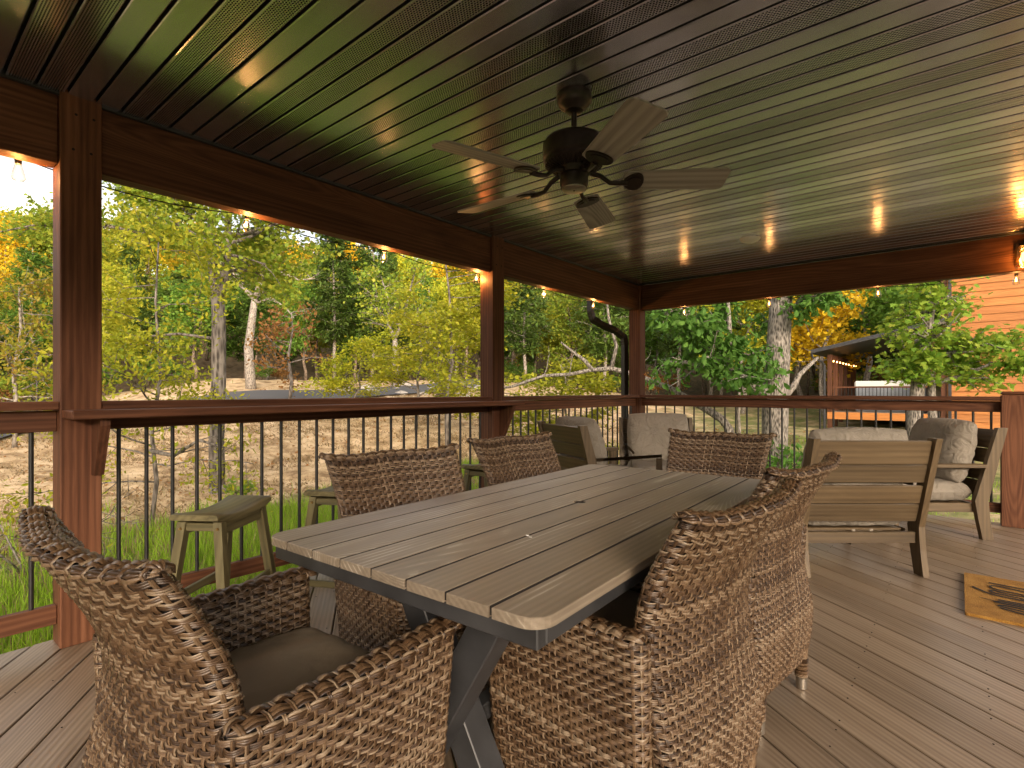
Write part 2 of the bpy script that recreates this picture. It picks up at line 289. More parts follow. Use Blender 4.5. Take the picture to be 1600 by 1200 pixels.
class MB:
    def __init__(s): s.v = []; s.f = []
    def add(s, V, F, T=None):
        n = len(s.v)
        s.v += [tuple(T @ Vector(p)) if T is not None else tuple(p) for p in V]
        s.f += [tuple(i+n for i in f) for f in F]; return s
    def box(s, a, b, ch=.003, T=None):
        a = [min(p, q) for p, q in zip(a, b)] if True else a
        return s._box(a, b, ch, T)
    def _box(s, a, b, ch, T):
        b = [max(p, q) for p, q in zip(a, b)]
        ch = min(ch, min(q-p for p, q in zip(a, b))*.45)
        V = []; idx = {}
        for sx in (0, 1):
            for sy in (0, 1):
                for sz in (0, 1):
                    c = [(a, b)[k][i] for i, k in enumerate((sx, sy, sz))]
                    for ax in range(3):
                        p = list(c)
                        for j, k in enumerate((sx, sy, sz)):
                            if j != ax: p[j] += ch*(1-2*k)
                        idx[(sx, sy, sz, ax)] = len(V); V.append(p)
        # face verts: on face with axis ax, vertices that keep coordinate ax -> index tag ax
        F = []
        def q(ax, k, order):
            return tuple(idx[(*o, ax)] for o in order)
        for ax in range(3):
            o1, o2 = [i for i in range(3) if i != ax]
            for k in (0, 1):
                ring = []
                for u, v in ((0, 0), (1, 0), (1, 1), (0, 1)):
                    t = [0, 0, 0]; t[ax] = k; t[o1] = u; t[o2] = v; ring.append(tuple(t))
                if (k == 0) ^ (ax == 1): ring.reverse()
                F.append(tuple(idx[(*t, ax)] for t in ring))
        for ax in range(3):       # edges running along ax
            o1, o2 = [i for i in range(3) if i != ax]
            for u in (0, 1):
                for v in (0, 1):
                    t0 = [0, 0, 0]; t0[o1] = u; t0[o2] = v; t1 = list(t0); t1[ax] = 1
                    f = (idx[(*t0, o1)], idx[(*t1, o1)], idx[(*t1, o2)], idx[(*t0, o2)])
                    if (u ^ v) ^ (ax == 1): f = f[::-1]
                    F.append(f if True else f)
        for sx in (0, 1):
            for sy in (0, 1):
                for sz in (0, 1):
                    f = tuple(idx[(sx, sy, sz, a_)] for a_ in range(3))
                    if (sx+sy+sz) % 2 == 0: f = f[::-1]
                    F.append(f)
        return s.add(V, F, T)
    def prism(s, poly, z0, z1, T=None):
        n = len(poly); V = [(x, y, z0) for x, y in poly]+[(x, y, z1) for x, y in poly]
        F = [tuple(range(n))[::-1], tuple(range(n, 2*n))]+[(i, (i+1) % n, n+(i+1) % n, n+i) for i in range(n)]
        return s.add(V, F, T)
    def lathe(s, prof, n=24, T=None):
        V = []; F = []
        for r, z in prof:
            for k in range(n):
                t = 2*math.pi*k/n; V.append((r*math.cos(t), r*math.sin(t), z))
        for i in range(len(prof)-1):
            for k in range(n):
                F.append((i*n+k, i*n+(k+1) % n, (i+1)*n+(k+1) % n, (i+1)*n+k))
        F.append(tuple(range(n))[::-1]); F.append(tuple(range((len(prof)-1)*n, len(prof)*n)))
        return s.add(V, F, T)
    def tube(s, path, rad, n=8, T=None, squash=None):
        path = [Vector(p) for p in path]; m = len(path)
        if not hasattr(rad, '__len__'): rad = [rad]*m
        V = []; F = []; up = None
        for i, p in enumerate(path):
            d = (path[min(i+1, m-1)]-path[max(i-1, 0)]).normalized()
            if up is None:
                up = Vector((0, 0, 1)) if abs(d.z) < .9 else Vector((1, 0, 0))
            a = d.cross(up).normalized(); bb = a.cross(d).normalized(); up = bb
            for k in range(n):
                t = 2*math.pi*k/n+(math.pi/n if n == 4 else 0)
                V.append(p+(a*math.cos(t)*(squash[0] if squash else 1)+bb*math.sin(t)*(squash[1] if squash else 1))*rad[i])
        for i in range(m-1):
            for k in range(n):
                F.append((i*n+k, i*n+(k+1) % n, (i+1)*n+(k+1) % n, (i+1)*n+k))
        F.append(tuple(range(n))[::-1]); F.append(tuple(range((m-1)*n, m*n)))
        return s.add(V, F, T)
    def me(s, name='mesh'):
        me = bpy.data.meshes.new(name); me.from_pydata(s.v, [], s.f)
        bm = bmesh.new(); bm.from_mesh(me); bmesh.ops.recalc_face_normals(bm, faces=bm.faces); bm.to_mesh(me); bm.free(); me.update(); return me
    def build(s, name, m, parent=None, smooth=None, kind=None):
        return finish(s.me(name), name, m, parent, smooth, kind)
def tag(o, label, cat, group=None):
    o['label'] = label; o['category'] = cat
    if group: o['group'] = group
    return o
def thing(name, label, cat, loc=(0, 0, 0), rz=0, group=None):
    o = bpy.data.objects.new(name, None); COL.objects.link(o); o.location = loc; o.rotation_euler = (0, 0, rz); o.empty_display_size = .2
    return tag(o, label, cat, group)
def struct(o): o['kind'] = 'structure'; return o
def copy_tree(o, parent=None):
    c = o.copy(); COL.objects.link(c)
    if parent: c.parent = parent
    for ch in list(o.children): copy_tree(ch, c)
    return c
def beam_T(p, q, roll=0):
    """local X from p to q; returns matrix and length"""
    p = Vector(p); q = Vector(q); d = (q-p); l = d.length; x = d/l
    up = Vector((0, 0, 1)) if abs(x.z) < .98 else Vector((0, 1, 0))
    y = up.cross(x).normalized(); z = x.cross(y)
    m = Matrix((x, y, z)).transposed().to_4x4(); m.translation = p
    return m, l
def bar(p, q, w, h, ch=.003, mb=None):
    T, l = beam_T(p, q); return (mb or MB()).box((0, -w/2, -h/2), (l, w/2, h/2), ch, T)
def fnoise(x, y, z=0.): return mnoise.noise(Vector((x, y, z)))

# ================================================================== SETTING
FW = Vector((-math.sin(YAW), math.cos(YAW), 0)); RT = Vector((math.cos(YAW), math.sin(YAW), 0))
def W(D, U, z=0.): p = CAM+FW*D+RT*U; return Vector((p.x, p.y, z))
def sstep(a, b, x):
    t = np.clip((x-a)/(b-a), 0, 1); return t*t*(3-2*t)
def terrain(x, y):
    x = np.asarray(x, float); y = np.asarray(y, float)
    dx = x-1.; dy = y-3.5; r = np.hypot(dx, dy); psi = np.degrees(np.arctan2(-dx, dy))
    sl = .070+.045*sstep(18, 45, psi)-.055*sstep(70, 88, psi)
    st = 12-3*sstep(18, 45, psi)
    e = r-st; g1 = np.where(e > 0, np.minimum(e, 24)*sl*sstep(-2, 6, e), 0.)
    hill = np.clip(r-36, 0, 75); g2 = hill*.27*sstep(0, 14, hill)
    wob = .05*np.sin(x*.9+1.3)*np.cos(y*.7)+.10*np.sin(x*.23)*np.sin(y*.31+.6)*sstep(6, 18, r)
    back = sstep(0, -12, y)*0
    return -.95+g1+g2+wob*sstep(2, 8, r)
def tz(p): return float(terrain(p.x, p.y))
def axis_grid(lo, hi, c, fine, n):
    t = np.linspace(-1, 1, n); s = np.sinh(t*3.6)/np.sinh(3.6)
    return np.where(s < 0, c+s*(c-lo), c+s*(hi-c))
gx = axis_grid(-190, 150, -3.5, .3, 300); gy = axis_grid(-90, 210, 4., .3, 300)
X, Y = np.meshgrid(gx, gy); Z = terrain(X, Y)
for k in range(X.size):
    i = np.unravel_index(k, X.shape); xx, yy = X[i], Y[i]
    if abs(xx) < 45 and -20 < yy < 50: Z[i] += .08*fnoise(xx*.8, yy*.8)+.05*fnoise(xx*2.3, yy*2.3, 3)
Vt = np.stack([X, Y, Z], -1).reshape(-1, 3); n = len(gx)
ii = np.arange(len(gy)-1)[:, None]*n+np.arange(n-1)[None]; ii = ii.ravel()
me = npmesh('ground', Vt, np.stack([ii, ii+1, ii+n+1, ii+n], -1))
rr = np.hypot(Vt[:, 0]-1, Vt[:, 1]-3.5); ps = np.degrees(np.arctan2(-(Vt[:, 0]-1), Vt[:, 1]-3.5))
green = .55*sstep(-8.5, -5.5, Vt[:, 0])*(1-sstep(7, 11, Vt[:, 1]))+.34*(1-sstep(14, 32, ps))*sstep(6, 9, Vt[:, 1])+.12*sstep(30, 40, rr)
ca = me.color_attributes.new('green', 'FLOAT_COLOR', 'POINT')
cc = np.ones((len(Vt), 4), np.float32); cc[:, 0] = np.clip(green, 0, 1); cc[:, 1] = .85*sstep(33, 38, rr); ca.data.foreach_set('color', cc.ravel())
struct(finish(me, 'ground', 'ground', smooth=180))
# asphalt lane winding along the foot of the wooded hill
ctr = [(10.5, -14.), (14.5, -16.), (19.7, -18.), (23., -15.5), (26., -12.), (28.5, -8.2), (31., -4.6), (34., -2.6), (39., -1.), (46., 2.)]
pts = []
for a, b_ in zip(ctr[:-1], ctr[1:]):
    for k in range(8): pts.append((a[0]+(b_[0]-a[0])*k/8, a[1]+(b_[1]-a[1])*k/8))
pts = [W(d, u) for d, u in pts]
sm = pts[:]
for _ in range(4): sm = [sm[0]]+[(sm[i-1]+sm[i]*2+sm[i+1])/4 for i in range(1, len(sm)-1)]+[sm[-1]]
V = []; F = []
for i, p in enumerate(sm):
    d = (sm[min(i+1, len(sm)-1)]-sm[max(0, i-1)]).normalized(); nn = Vector((-d.y, d.x, 0))
    for k in range(7):
        q = p+nn*(k-3)*.55; zc = max(tz(p), tz(q)-.03)
        V.append((q.x, q.y, tz(q)+.10+.03*(1-((k-3)/3)**2)))
for i in range(len(sm)-1):
    for k in range(6): F.append((i*7+k, i*7+k+1, i*7+8+k, i*7+7+k))
struct(MB().add(V, F).build('road', 'asphalt', smooth=180))

# ------------------------------------------------------------------ deck floor, board by board
DK = (-.152, -2.4, 5.4, 6.335)
deck = struct(bpy.data.objects.new('deck_floor', None)); COL.objects.link(deck)
BA = R(144.4); bx = Vector((math.cos(BA), math.sin(BA))); by = Vector((-bx.y, bx.x))
def clip_poly(poly, a, b_, c):          # keep a*x+b*y<=c
    out = []
    for i in range(len(poly)):
        p, q = poly[i], poly[(i+1) % len(poly)]; fp = a*p[0]+b_*p[1]-c; fq = a*q[0]+b_*q[1]-c
        if fp <= 0: out.append(p)
        if (fp < 0 < fq) or (fq < 0 < fp):
            t = fp/(fp-fq); out.append((p[0]+(q[0]-p[0])*t, p[1]+(q[1]-p[1])*t))
    return out
corners = [(DK[0], DK[1]), (DK[2], DK[1]), (DK[2], DK[3]), (DK[0], DK[3])]
ts = [by.x*x+by.y*y for x, y in corners]; PITCH = .1447; PH = .062
k0 = int(math.floor(min(ts)/PITCH))-1; k1 = int(math.ceil(max(ts)/PITCH))+1
scr = MB()
for k in range(k0, k1):
    c0 = k*PITCH+PH
    def strip(hw):
        p = [tuple(bx*s_+by*(c0+t_)) for s_, t_ in ((-30, -hw), (30, -hw), (30, hw), (-30, hw))]
        for a, b_, c in ((-1, 0, -DK[0]), (1, 0, DK[2]), (0, -1, -DK[1]), (0, 1, DK[3])): p = clip_poly(p, a, b_, c) if p else p
        return p
    a_, b2 = strip(.0688), strip(.0660)
    if len(a_) < 3 or len(b2) < 3: continue
    org = bx*(sum(Vector(p).dot(bx) for p in a_)/len(a_))+by*c0
    loc = lambda p: ((Vector(p)-org).dot(bx), (Vector(p)-org).dot(by))
    mb = MB(); n = len(a_)
    if len(b2) == n:
        lo = [loc(p) for p in a_]; hi = [loc(p) for p in b2]
        V = [(x, y, -.025) for x, y in lo]+[(x, y, -.0025) for x, y in lo]+[(x, y, 0) for x, y in hi]
        F = [tuple(range(n))[::-1], tuple(range(2*n, 3*n))]
        for l_ in (0, 1): F += [(l_*n+i, l_*n+(i+1) % n, l_*n+n+(i+1) % n, l_*n+n+i) for i in range(n)]
        mb.add(V, F)
    else: mb.prism([loc(p) for p in a_], -.025, 0)
    o = mb.build('deck_board', 'deck', deck); o.location = (org.x, org.y, random.uniform(-.0008, .0008)); o.rotation_euler = (0, 0, BA)
    # screws over the joists (joists every 0.41 m along x)
    x0 = DK[0]+.05
    while x0 < 4.2:
        for t_ in (-.045, .045):
            s_ = (x0-by.x*(c0+t_))/bx.x; p = bx*s_+by*(c0+t_)
            if DK[1]+.1 < p.y < DK[3]-.05 and p.y > .2 and -.1 < p.x < 4.2 and random.random() < .62:
                scr.prism([(p.x+.0030*math.cos(q), p.y+.0030*math.sin(q)) for q in np.linspace(0, 2*math.pi, 7)[:-1]], -.001, .0016)
        x0 += .407
scr.build('screw_heads', 'dark', deck, kind='stuff')
mb = MB()
mb.box((DK[0]+.004, DK[1], -.30), (DK[0]+.042, DK[3]-.05, -.03)); mb.box((DK[0]+.004, DK[3]-.048, -.30), (DK[2], DK[3]-.006, -.03))
mb.build('rim_joist', 'cedar_y', deck)
mb = MB()
y = -4.
x = .3
while x < 6.5: mb.box((x, DK[1], -.28), (x+.04, DK[3]-.05, -.027)); x += .407
mb.build('floor_joists', 'cedar_y', deck)
for px_ in (-.076, 2.2, 4.4):
    for py_ in (-.2, 3.0, 6.1):
        MB().box((px_-.07, py_-.07, -1.3), (px_+.07, py_+.07, -.28)).build('support_post', 'cedar_z', deck)

# ------------------------------------------------------------------ ceiling and roof
CZ = 2.482
ceil = struct(bpy.data.objects.new('porch_ceiling', None)); COL.objects.link(ceil)
PW = .410; X1 = 5.3
prof = []
for s_ in range(4):
    a = s_*PW/4; e = PW/4; g = .0062
    prof += [(a, .026), (a+.005, .026), (a+g, .003), (a+g+.004, 0), (a+e-g-.004, 0), (a+e-g, .003), (a+e-.005, .026)]
prof += [(PW, .026)]
V = [(0, y, z) for y, z in prof]+[(X1, y, z) for y, z in prof]; n = len(prof)
pm = MB().add(V, [(i, i+1, n+i+1, n+i) for i in range(n-1)]).me('ceiling_panel'); pm.materials.append(M['soffit']); pm.materials.append(M['black'])
for f in pm.polygons:
    if min(pm.vertices[v].co.z for v in f.vertices) > .001 or max(pm.vertices[v].co.z for v in f.vertices) > .02: f.material_index = 1  # groove joints coloured black, shade of the deep recess put into the colour
y0 = .572-PW*7
while y0 < 6.10:
    o = bpy.data.objects.new('ceiling_panel', pm); COL.objects.link(o); o.parent = ceil; o.location = (-.03, y0, CZ); y0 += PW
mb = MB(); mb.box((-.03, -2.3, CZ-.012), (-.012, 6.2, CZ+.03)); mb.box((-.03, 6.165, CZ-.014), (X1, 6.20, CZ+.03)); mb.box((-.03, 6.135, CZ-.006), (X1, 6.165, CZ+.03))
mb.build('channel_trim', 'black', ceil)
roof = MB(); roof.box((-.62, -2.6, CZ+.06), (X1+.3, 6.9, CZ+.16))
struct(roof.build('porch_roof', 'char'))
sm_ = MB(); sm_.lathe([(.0, -.036), (.045, -.034), (.072, -.024), (.083, -.008), (.085, 0)], 28)
o = sm_.build('ceiling_light', 'white', smooth=40); o.location = (1.66, 4.94, CZ+.002)
tag(o, 'white flat round ceiling disc on the dark metal ceiling', 'ceiling light')

# ------------------------------------------------------------------ posts, beams
PG = 'square timber posts along the railing'
def post(y, label, x0=-.152, x1=0., top=CZ+.02, notch=True):
    p = thing('timber_post', label, 'post', ((x0+x1)/2, y+.076, 0), group=PG)
    MB().box((-.076, -.076, 0), (.076, .076, top), .005).build('shaft', 'cedar_z', p)
    for zz in (2.24, 2.40):
        for yy in (-.03, .035):
            MB().lathe([(.0, .0), (.006, .0), (.007, -.004)], 8, Matrix.Translation((.0765, yy+.01*(zz > 2.3), zz)) @ Matrix.Rotation(R(90), 4, 'Y')).build('bolt_head', 'dark', p)
    return p
post(.55, 'dark timber post between railing and beam beside the near wicker armchair')
post(3.43, 'reddish timber post at the end of the bar ledge')
post(6.18, 'corner timber post where the two beams meet')
post(-2.33, 'timber post behind the near wicker armchair, out past the railing end')
def beam(p0, p1, label, axis, mat_):
    b = MB().box(p0, p1, .006).build('roof_beam', mat_); return tag(b, label, 'beam')
segs = [(-2.178, .55), (.702, 3.43), (3.582, 6.18)]
labs = ['timber beam running from dark post towards the armchair side', 'long grained timber beam between dark post and reddish ledge post', 'knotty timber beam between reddish ledge post and corner post']
for (a, b_), l in zip(segs, labs):
    o = MB().box((-.05, -(b_-a)/2, -.155), (.05, (b_-a)/2, .155), .006).build('roof_beam', 'cedar_y'); o.location = (-.078, (a+b_)/2, 2.325); tag(o, l, 'beam')
o = MB().box((-2.65, -.05, -.155), (2.65, .05, .155), .006).build('roof_beam', 'cedar_x'); o.location = (2.655, 6.258, 2.315)
tag(o, 'timber beam above the lounge chairs, from corner post to the wall lantern', 'beam')
# newel post at the end of the far railing
p = thing('newel_post', 'short square timber newel post beside the reclined lounge chair', 'post', (3.418, 6.256, 0))
MB().box((-.078, -.078, 0), (.078, .078, 1.115), .004).build('shaft', 'cedar_z', p)
MB().box((-.078, -.078, 1.116), (.078, .078, 1.145), .012).build('cap', 'cedar_x', p)

# ------------------------------------------------------------------ railings
def railing(name, label, p, q, n, first, cap=True, cw=.14):
    """local x from p to q"""
    p = Vector(p); q = Vector(q); l = (q-p).length; a = math.atan2(q.y-p.y, q.x-p.x)
    t = thing('railing', label, 'railing', p, a, 'deck railings')
    MB().box((-.01 if cap == 2 else 0, -cw/2, 1.065), (l+(.01 if cap == 2 else 0), cw/2, 1.103), .004).build('cap_rail', 'cedar_x', t)
    MB().box((.0, -.019, .968), (l, .019, 1.062), .003).build('top_rail', 'cedar_x', t)
    MB().box((.0, -.019, .100), (l, .019, .185), .003).build('bottom_rail', 'cedar_x', t)
    bm_ = MB().lathe([(.0095, .17), (.0095, .98)], 10).me('baluster'); bm_.materials.append(M['black']); bm_.shade_smooth(); bm_.set_sharp_from_angle(angle=R(40))
    for k in range(n):
        x = first+k*(l-2*first)/(n-1)
        o = bpy.data.objects.new('baluster', bm_); COL.objects.link(o); o.parent = t; o.location = (x, 0, 0)
    return t
railing('railing', 'timber railing with black balusters between dark post and reddish ledge post', (-.076, .703, 0), (-.076, 3.429, 0), 23, .082)
railing('railing', 'timber railing with black balusters between reddish ledge post and corner post', (-.076, 3.583, 0), (-.076, 6.179, 0), 22, .09)
railing('railing', 'timber railing behind the near wicker armchair, left of the dark post', (-.076, -2.177, 0), (-.076, .549, 0), 23, .085)
railing('railing', 'timber railing behind the lounge chairs from corner post to newel', (.001, 6.256, 0), (3.339, 6.256, 0), 28, .06)
# ------------------------------------------------------------------ bar ledge
lg = thing('bar_ledge', 'long timber drink ledge on the railing above the bar stools', 'ledge', (0, 2.1, 0))
MB().box((.002, -1.545, 1.028), (.195, 1.525, 1.066), .004).build('ledge_board', 'cedar_y', lg)
for yy in (-1.42, 1.43):
    poly = [(.002, 1.027), (.150, 1.027), (.150, .995), (.045, .765), (.002, .765)]
    T = Matrix.Translation((0, yy+.019, 0)) @ Matrix.Rotation(R(90), 4, 'X')
    MB().prism(poly, 0, .038, T).build('bracket', 'cedar_z', lg)

# ================================================================== DINING TABLE
tb = thing('dining_table', 'long grey-brown slatted dining table with charcoal metal frame', 'table', (1.992, 1.682, 0), R(2.3))
TW, TL, TZ = .945, 1.885, .742
npl = 8; gap = .0085; pw = (TW-gap*(npl-1))/npl
def rounded(x0, x1, y0, y1, rl, rr_):
    pts = []
    def arc(cx_, cy_, a0, r_):
        return [(cx_+r_*math.cos(R(a0+t)), cy_+r_*math.sin(R(a0+t))) for t in (0, 15, 30, 45, 60, 75, 90)] if r_ > 0 else [(cx_, cy_)]
    pts += arc(x0+rl, y0+rl, 180, rl); pts += arc(x1-rr_, y0+rr_, 270, rr_); pts += arc(x1-rr_, y1-rr_, 0, rr_); pts += arc(x0+rl, y1-rl, 90, rl)
    return pts
def inset_poly_prism(poly_lo, poly_hi, z0, z1, ch):
    n = len(poly_lo); V = [(x, y, z0) for x, y in poly_lo]+[(x, y, z1-ch) for x, y in poly_lo]+[(x, y, z1) for x, y in poly_hi]
    F = [tuple(range(n))[::-1], tuple(range(2*n, 3*n))]
    for l_ in (0, 1): F += [(l_*n+i, l_*n+(i+1) % n, l_*n+n+(i+1) % n, l_*n+n+i) for i in range(n)]
    return MB().add(V, F)
HOLE = .021
for k in range(npl):
    x0 = -TW/2+k*(pw+gap); x1 = x0+pw; rl = .05 if k == 0 else 0; rq = .05 if k == npl-1 else 0; e = .0015
    lo = rounded(0, pw, -TL/2, TL/2, rl, rq); hi = rounded(e, pw-e, -TL/2+e, TL/2-e, rl, rq)
    def bite(poly, side, xo):        # half of the umbrella hole
        out = []
        for i, p in enumerate(poly):
            out.append(p)
            q = poly[(i+1) % len(poly)]
            if abs(p[0]-xo) < 1e-6 and abs(q[0]-xo) < 1e-6:
                sg = 1 if q[1] > p[1] else -1
                for t in range(-90, 91, 22): out.append((xo+side*HOLE*math.cos(R(t)), sg*HOLE*math.sin(R(t))))
        return out
    if k == 3: lo, hi = bite(lo, -1, pw), bite(hi, -1, pw-e)
    if k == 4: lo, hi = bite(lo, 1, 0), bite(hi, 1, e)
    o = inset_poly_prism(lo, hi, TZ-.022, TZ, e).build('plank', 'tabletop', tb); o.location = (x0, 0, 0)
for k in range(npl-1):
    x0 = -TW/2+(k+1)*(pw+gap)-gap
    MB().box((x0-.001, -TL/2+.004, TZ-.018), (x0+gap+.001, TL/2-.004, TZ-.0010), .0005).build('gap_shade_strip', 'dark', tb) if k != 3 else [MB().box((x0-.001, a0, TZ-.018), (x0+gap+.001, a1, TZ-.0010), .0005).build('gap_shade_strip', 'dark', tb) for a0, a1 in ((-TL/2+.004, -.022), (.022, TL/2-.004))]  # dark strips added so the plank gaps carry their shade as colour
mb = MB(); a, b_ = TW/2-.02, TL/2-.02
mb.box((-a, -b_, TZ-.066), (a, -b_+.03, TZ-.0225)); mb.box((-a, b_-.03, TZ-.066), (a, b_, TZ-.0225))
mb.box((-a, -b_+.0305, TZ-.066), (-a+.03, b_-.0305, TZ-.0225)); mb.box((a-.03, -b_+.0305, TZ-.066), (a, b_-.0305, TZ-.0225))
mb.build('apron_frame', 'char', tb)
mb = MB(); mb.box((-.02, -b_+.0305, TZ-.05), (.02, b_-.0305, TZ-.023)); mb.build('centre_rail', 'char', tb)
for yy in (-.68, .68):
    MB().box((-.24, yy-.04, .003), (.24, yy+.04, .034)).build('foot_bar', 'char', tb)
    for s_ in (-1, 1):
        bar((s_*.14, yy+s_*.042, 0.036), (-s_*.235, yy+s_*.042, TZ-.068), .08, .085).build('trestle_leg', 'char', tb)
bar((0, -.63, .24), (0, .63, .24), .05, .05).build('stretcher', 'char', tb)
MB().lathe([(.0205, TZ-.030), (.0208, TZ-.0016), (.0195, TZ-.0016), (.0190, TZ-.020), (.001, TZ-.0205)], 20, Matrix.Translation((0, 0, 0))).build('hole_shade_cup', 'dark', tb)  # added dark cup, the shade inside the umbrella hole as colour
# two tiny pale marks on the planks
mb = MB()
for x_, y_ in ((.118, -.49), (.135, -.50)): mb.prism([(x_+.006*math.cos(t), y_+.0035*math.sin(t)) for t in np.linspace(0, 6.28, 9)[:-1]], TZ-.0005, TZ+.0006)
mb.build('pale_spots', 'white', tb)

# ================================================================== WICKER DINING CHAIRS
def spline(xs, ys):
    xs = np.array(xs, float); ys = np.array(ys, float)
    # monotone-ish cubic (Catmull) interpolation
    m = np.gradient(ys, xs)
    def f(x):
        x = np.clip(np.asarray(x, float), xs[0], xs[-1]); i = np.clip(np.searchsorted(xs, x)-1, 0, len(xs)-2)
        h = xs[i+1]-xs[i]; t = (x-xs[i])/h
        return (2*t**3-3*t**2+1)*ys[i]+(t**3-2*t**2+t)*h*m[i]+(-2*t**3+3*t**2)*ys[i+1]+(t**3-t**2)*h*m[i+1]
    return f
WV = []; WF = []; wn_ = 0
def w_add(V, F):
    global wn_
    WV.append(V.reshape(-1, 3)); WF.append(F+wn_); wn_ += V.size//3
def grid_faces(a, b_, closed):
    i = np.arange(a-1)[:, None]*b_; 
    j = np.arange(b_-1)
    if closed:
        j = np.arange(b_); jn = (j+1) % b_
    else: jn = j+1
    F = np.stack([i+j, i+jn, i+b_+jn, i+b_+j], -1)
    return F.reshape(-1, 4)
def weave(P, Nn, rows, nst, closed, zspan, rowh, amp=.0028, reed=.0028, nre=3):
    """P(t,v)->(…,3) points, Nn normals; t loops around (0..1), v 0..1 up. rows of bundled reeds over and under stakes"""
    ns = nst*4; t = np.arange(ns)/ns if closed else np.linspace(0, 1, ns+1)
    sidx = t*nst
    for j in range(rows):
        ph = amp*np.sin(math.pi*(sidx+j)); skew = .0008*np.cos(math.pi*(sidx+j))
        for k in range(nre):
            c = (j+.5+(k-(nre-1)/2)*.86/nre)/rows; hw = .5/nre/rows*.86
            prof = ((-1, 0.), (0, 1.), (1, 0.))
            L_ = []
            jit = rng.normal(0, .0005)
            for u, hh in prof:
                v = c+u*hw+skew/zspan
                p = P(t, np.clip(v, 0, 1)); nn = Nn(t, np.clip(v, 0, 1))
                L_.append(p+nn*(ph+hh*reed+jit)[:, None])
            V = np.stack(L_); w_add(V, grid_faces(3, len(t), closed))
    # stakes
    nv = rows*2+1; v = np.linspace(0, 1, nv)
    for s_ in range(nst if closed else nst+1):
        t0 = (s_+.5)/nst if closed else min(.999, max(.001, s_/nst+.5/nst))
        dt = .18/nst
        for half in (-1, 1):
            tt = t0+half*dt*.5
            for_edges = []
            off = -amp*.55*np.sin(math.pi*((t0*nst)+(v*rows-.5)))
            for u, hh in ((-.5, 0), (0, 1), (.5, 0)):
                tv = np.full(nv, tt+u*dt); p = P(tv, v); nn = Nn(tv, v)
                for_edges.append(p+nn*(off+hh*.0022+.0005)[:, None])
            w_add(np.stack(for_edges), grid_faces(3, nv, False))
def numnorm(P, closed, flip=1.):
    def Nn(t, v):
        e = 1e-3; tt = np.broadcast_to(t, np.broadcast(t, v).shape).astype(float); vv = np.broadcast_to(v, tt.shape).astype(float)
        a, b_ = (tt-e, tt+e) if closed else (np.clip(tt-e, 0, 1), np.clip(tt+e, 0, 1))
        dt = P(b_, vv)-P(a, vv); dv = P(tt, np.clip(vv+e, 0, 1))-P(tt, np.clip(vv-e, 0, 1))
        n = np.cross(dt, dv); return flip*n/np.maximum(np.linalg.norm(n, axis=-1, keepdims=True), 1e-9)
    return Nn
def slab_loop(width, thick, nexp=6.):
    """rounded slab outline: t->(a,b), a across width, b across thickness, counter-clockwise, uniform-ish arc length"""
    q = np.linspace(0, 2*math.pi, 1441); c, s_ = np.cos(q), np.sin(q)
    r_ = thick/2; hw = width/2-r_
    # stadium
    per = 4*hw+2*math.pi*r_; d = np.linspace(0, per, 1441)
    A = np.empty_like(d); B = np.empty_like(d)
    s1 = 2*hw; s2 = s1+math.pi*r_; s3 = s2+2*hw
    m = d <= s1; A[m] = -hw+d[m]; B[m] = -r_
    m = (d > s1) & (d <= s2); a = (d[m]-s1)/r_-math.pi/2; A[m] = hw+r_*np.cos(a); B[m] = r_*np.sin(a)
    m = (d > s2) & (d <= s3); A[m] = hw-(d[m]-s2); B[m] = r_
    m = d > s3; a = (d[m]-s3)/r_+math.pi/2; A[m] = -hw+r_*np.cos(a); B[m] = r_*np.sin(a)
    u = d/per
    return (lambda t: (np.interp(np.mod(t, 1), u, A), np.interp(np.mod(t, 1), u, B))), per
BH = (.11, .90)
bky = spline([.11, .2, .32, .45, .58, .70, .80, .90], [-.200, -.214, -.222, -.208, -.205, -.238, -.290, -.350])
bkw = spline([.11, .3, .5, .7, .90], [.47, .52, .53, .56, .60])
out, per = slab_loop(1.0, .085)
def Pback(t, v):
    t = np.asarray(t, float); v = np.asarray(v, float); a, b_ = out(t)      # a in -.5...5
    ztop = .880+.020*(2*a)**2+.006*np.cos(a*9); z = BH[0]+v*(ztop-BH[0])
    wd = bkw(z); curve = .055*(2*a)**2*sstep(.2, .8, z)
    b2 = b_*(.055/.085)*(1-.18*v)
    x = a*wd; y = bky(z)+.03+b2+curve*.9
    return np.stack(np.broadcast_arrays(x, y, z), -1)
weave(Pback, numnorm(Pback, True), 58, 60, True, .8, .019)
def Pside(sg):
    o2, p2 = slab_loop(.515, .058)
    def P(t, v):
        t = np.asarray(t, float); v = np.asarray(v, float); a, b_ = o2(t if sg > 0 else t)
        z = .11+v*(.612-.11+.012*a); y = .083+a*(1-.06*(1-v)); x = sg*(.252+.030*v+.018*np.cos(a*4)*v)+b_
        return np.stack(np.broadcast_arrays(x, y, z), -1)
    return P
for sg in (-1, 1):
    P = Pside(sg); weave(P, numnorm(P, True, -1.), 36, 56, True, .5, .02)
def Pfront(t, v):
    t = np.asarray(t, float); v = np.asarray(v, float)
    x = -.225+.45*t; z = .12+v*.29; y = .300+.008*np.sin(t*math.pi)+0*z
    return np.stack(np.broadcast_arrays(x, y, z), -1)
weave(Pfront, numnorm(Pfront, False), 21, 24, False, .29, .02)
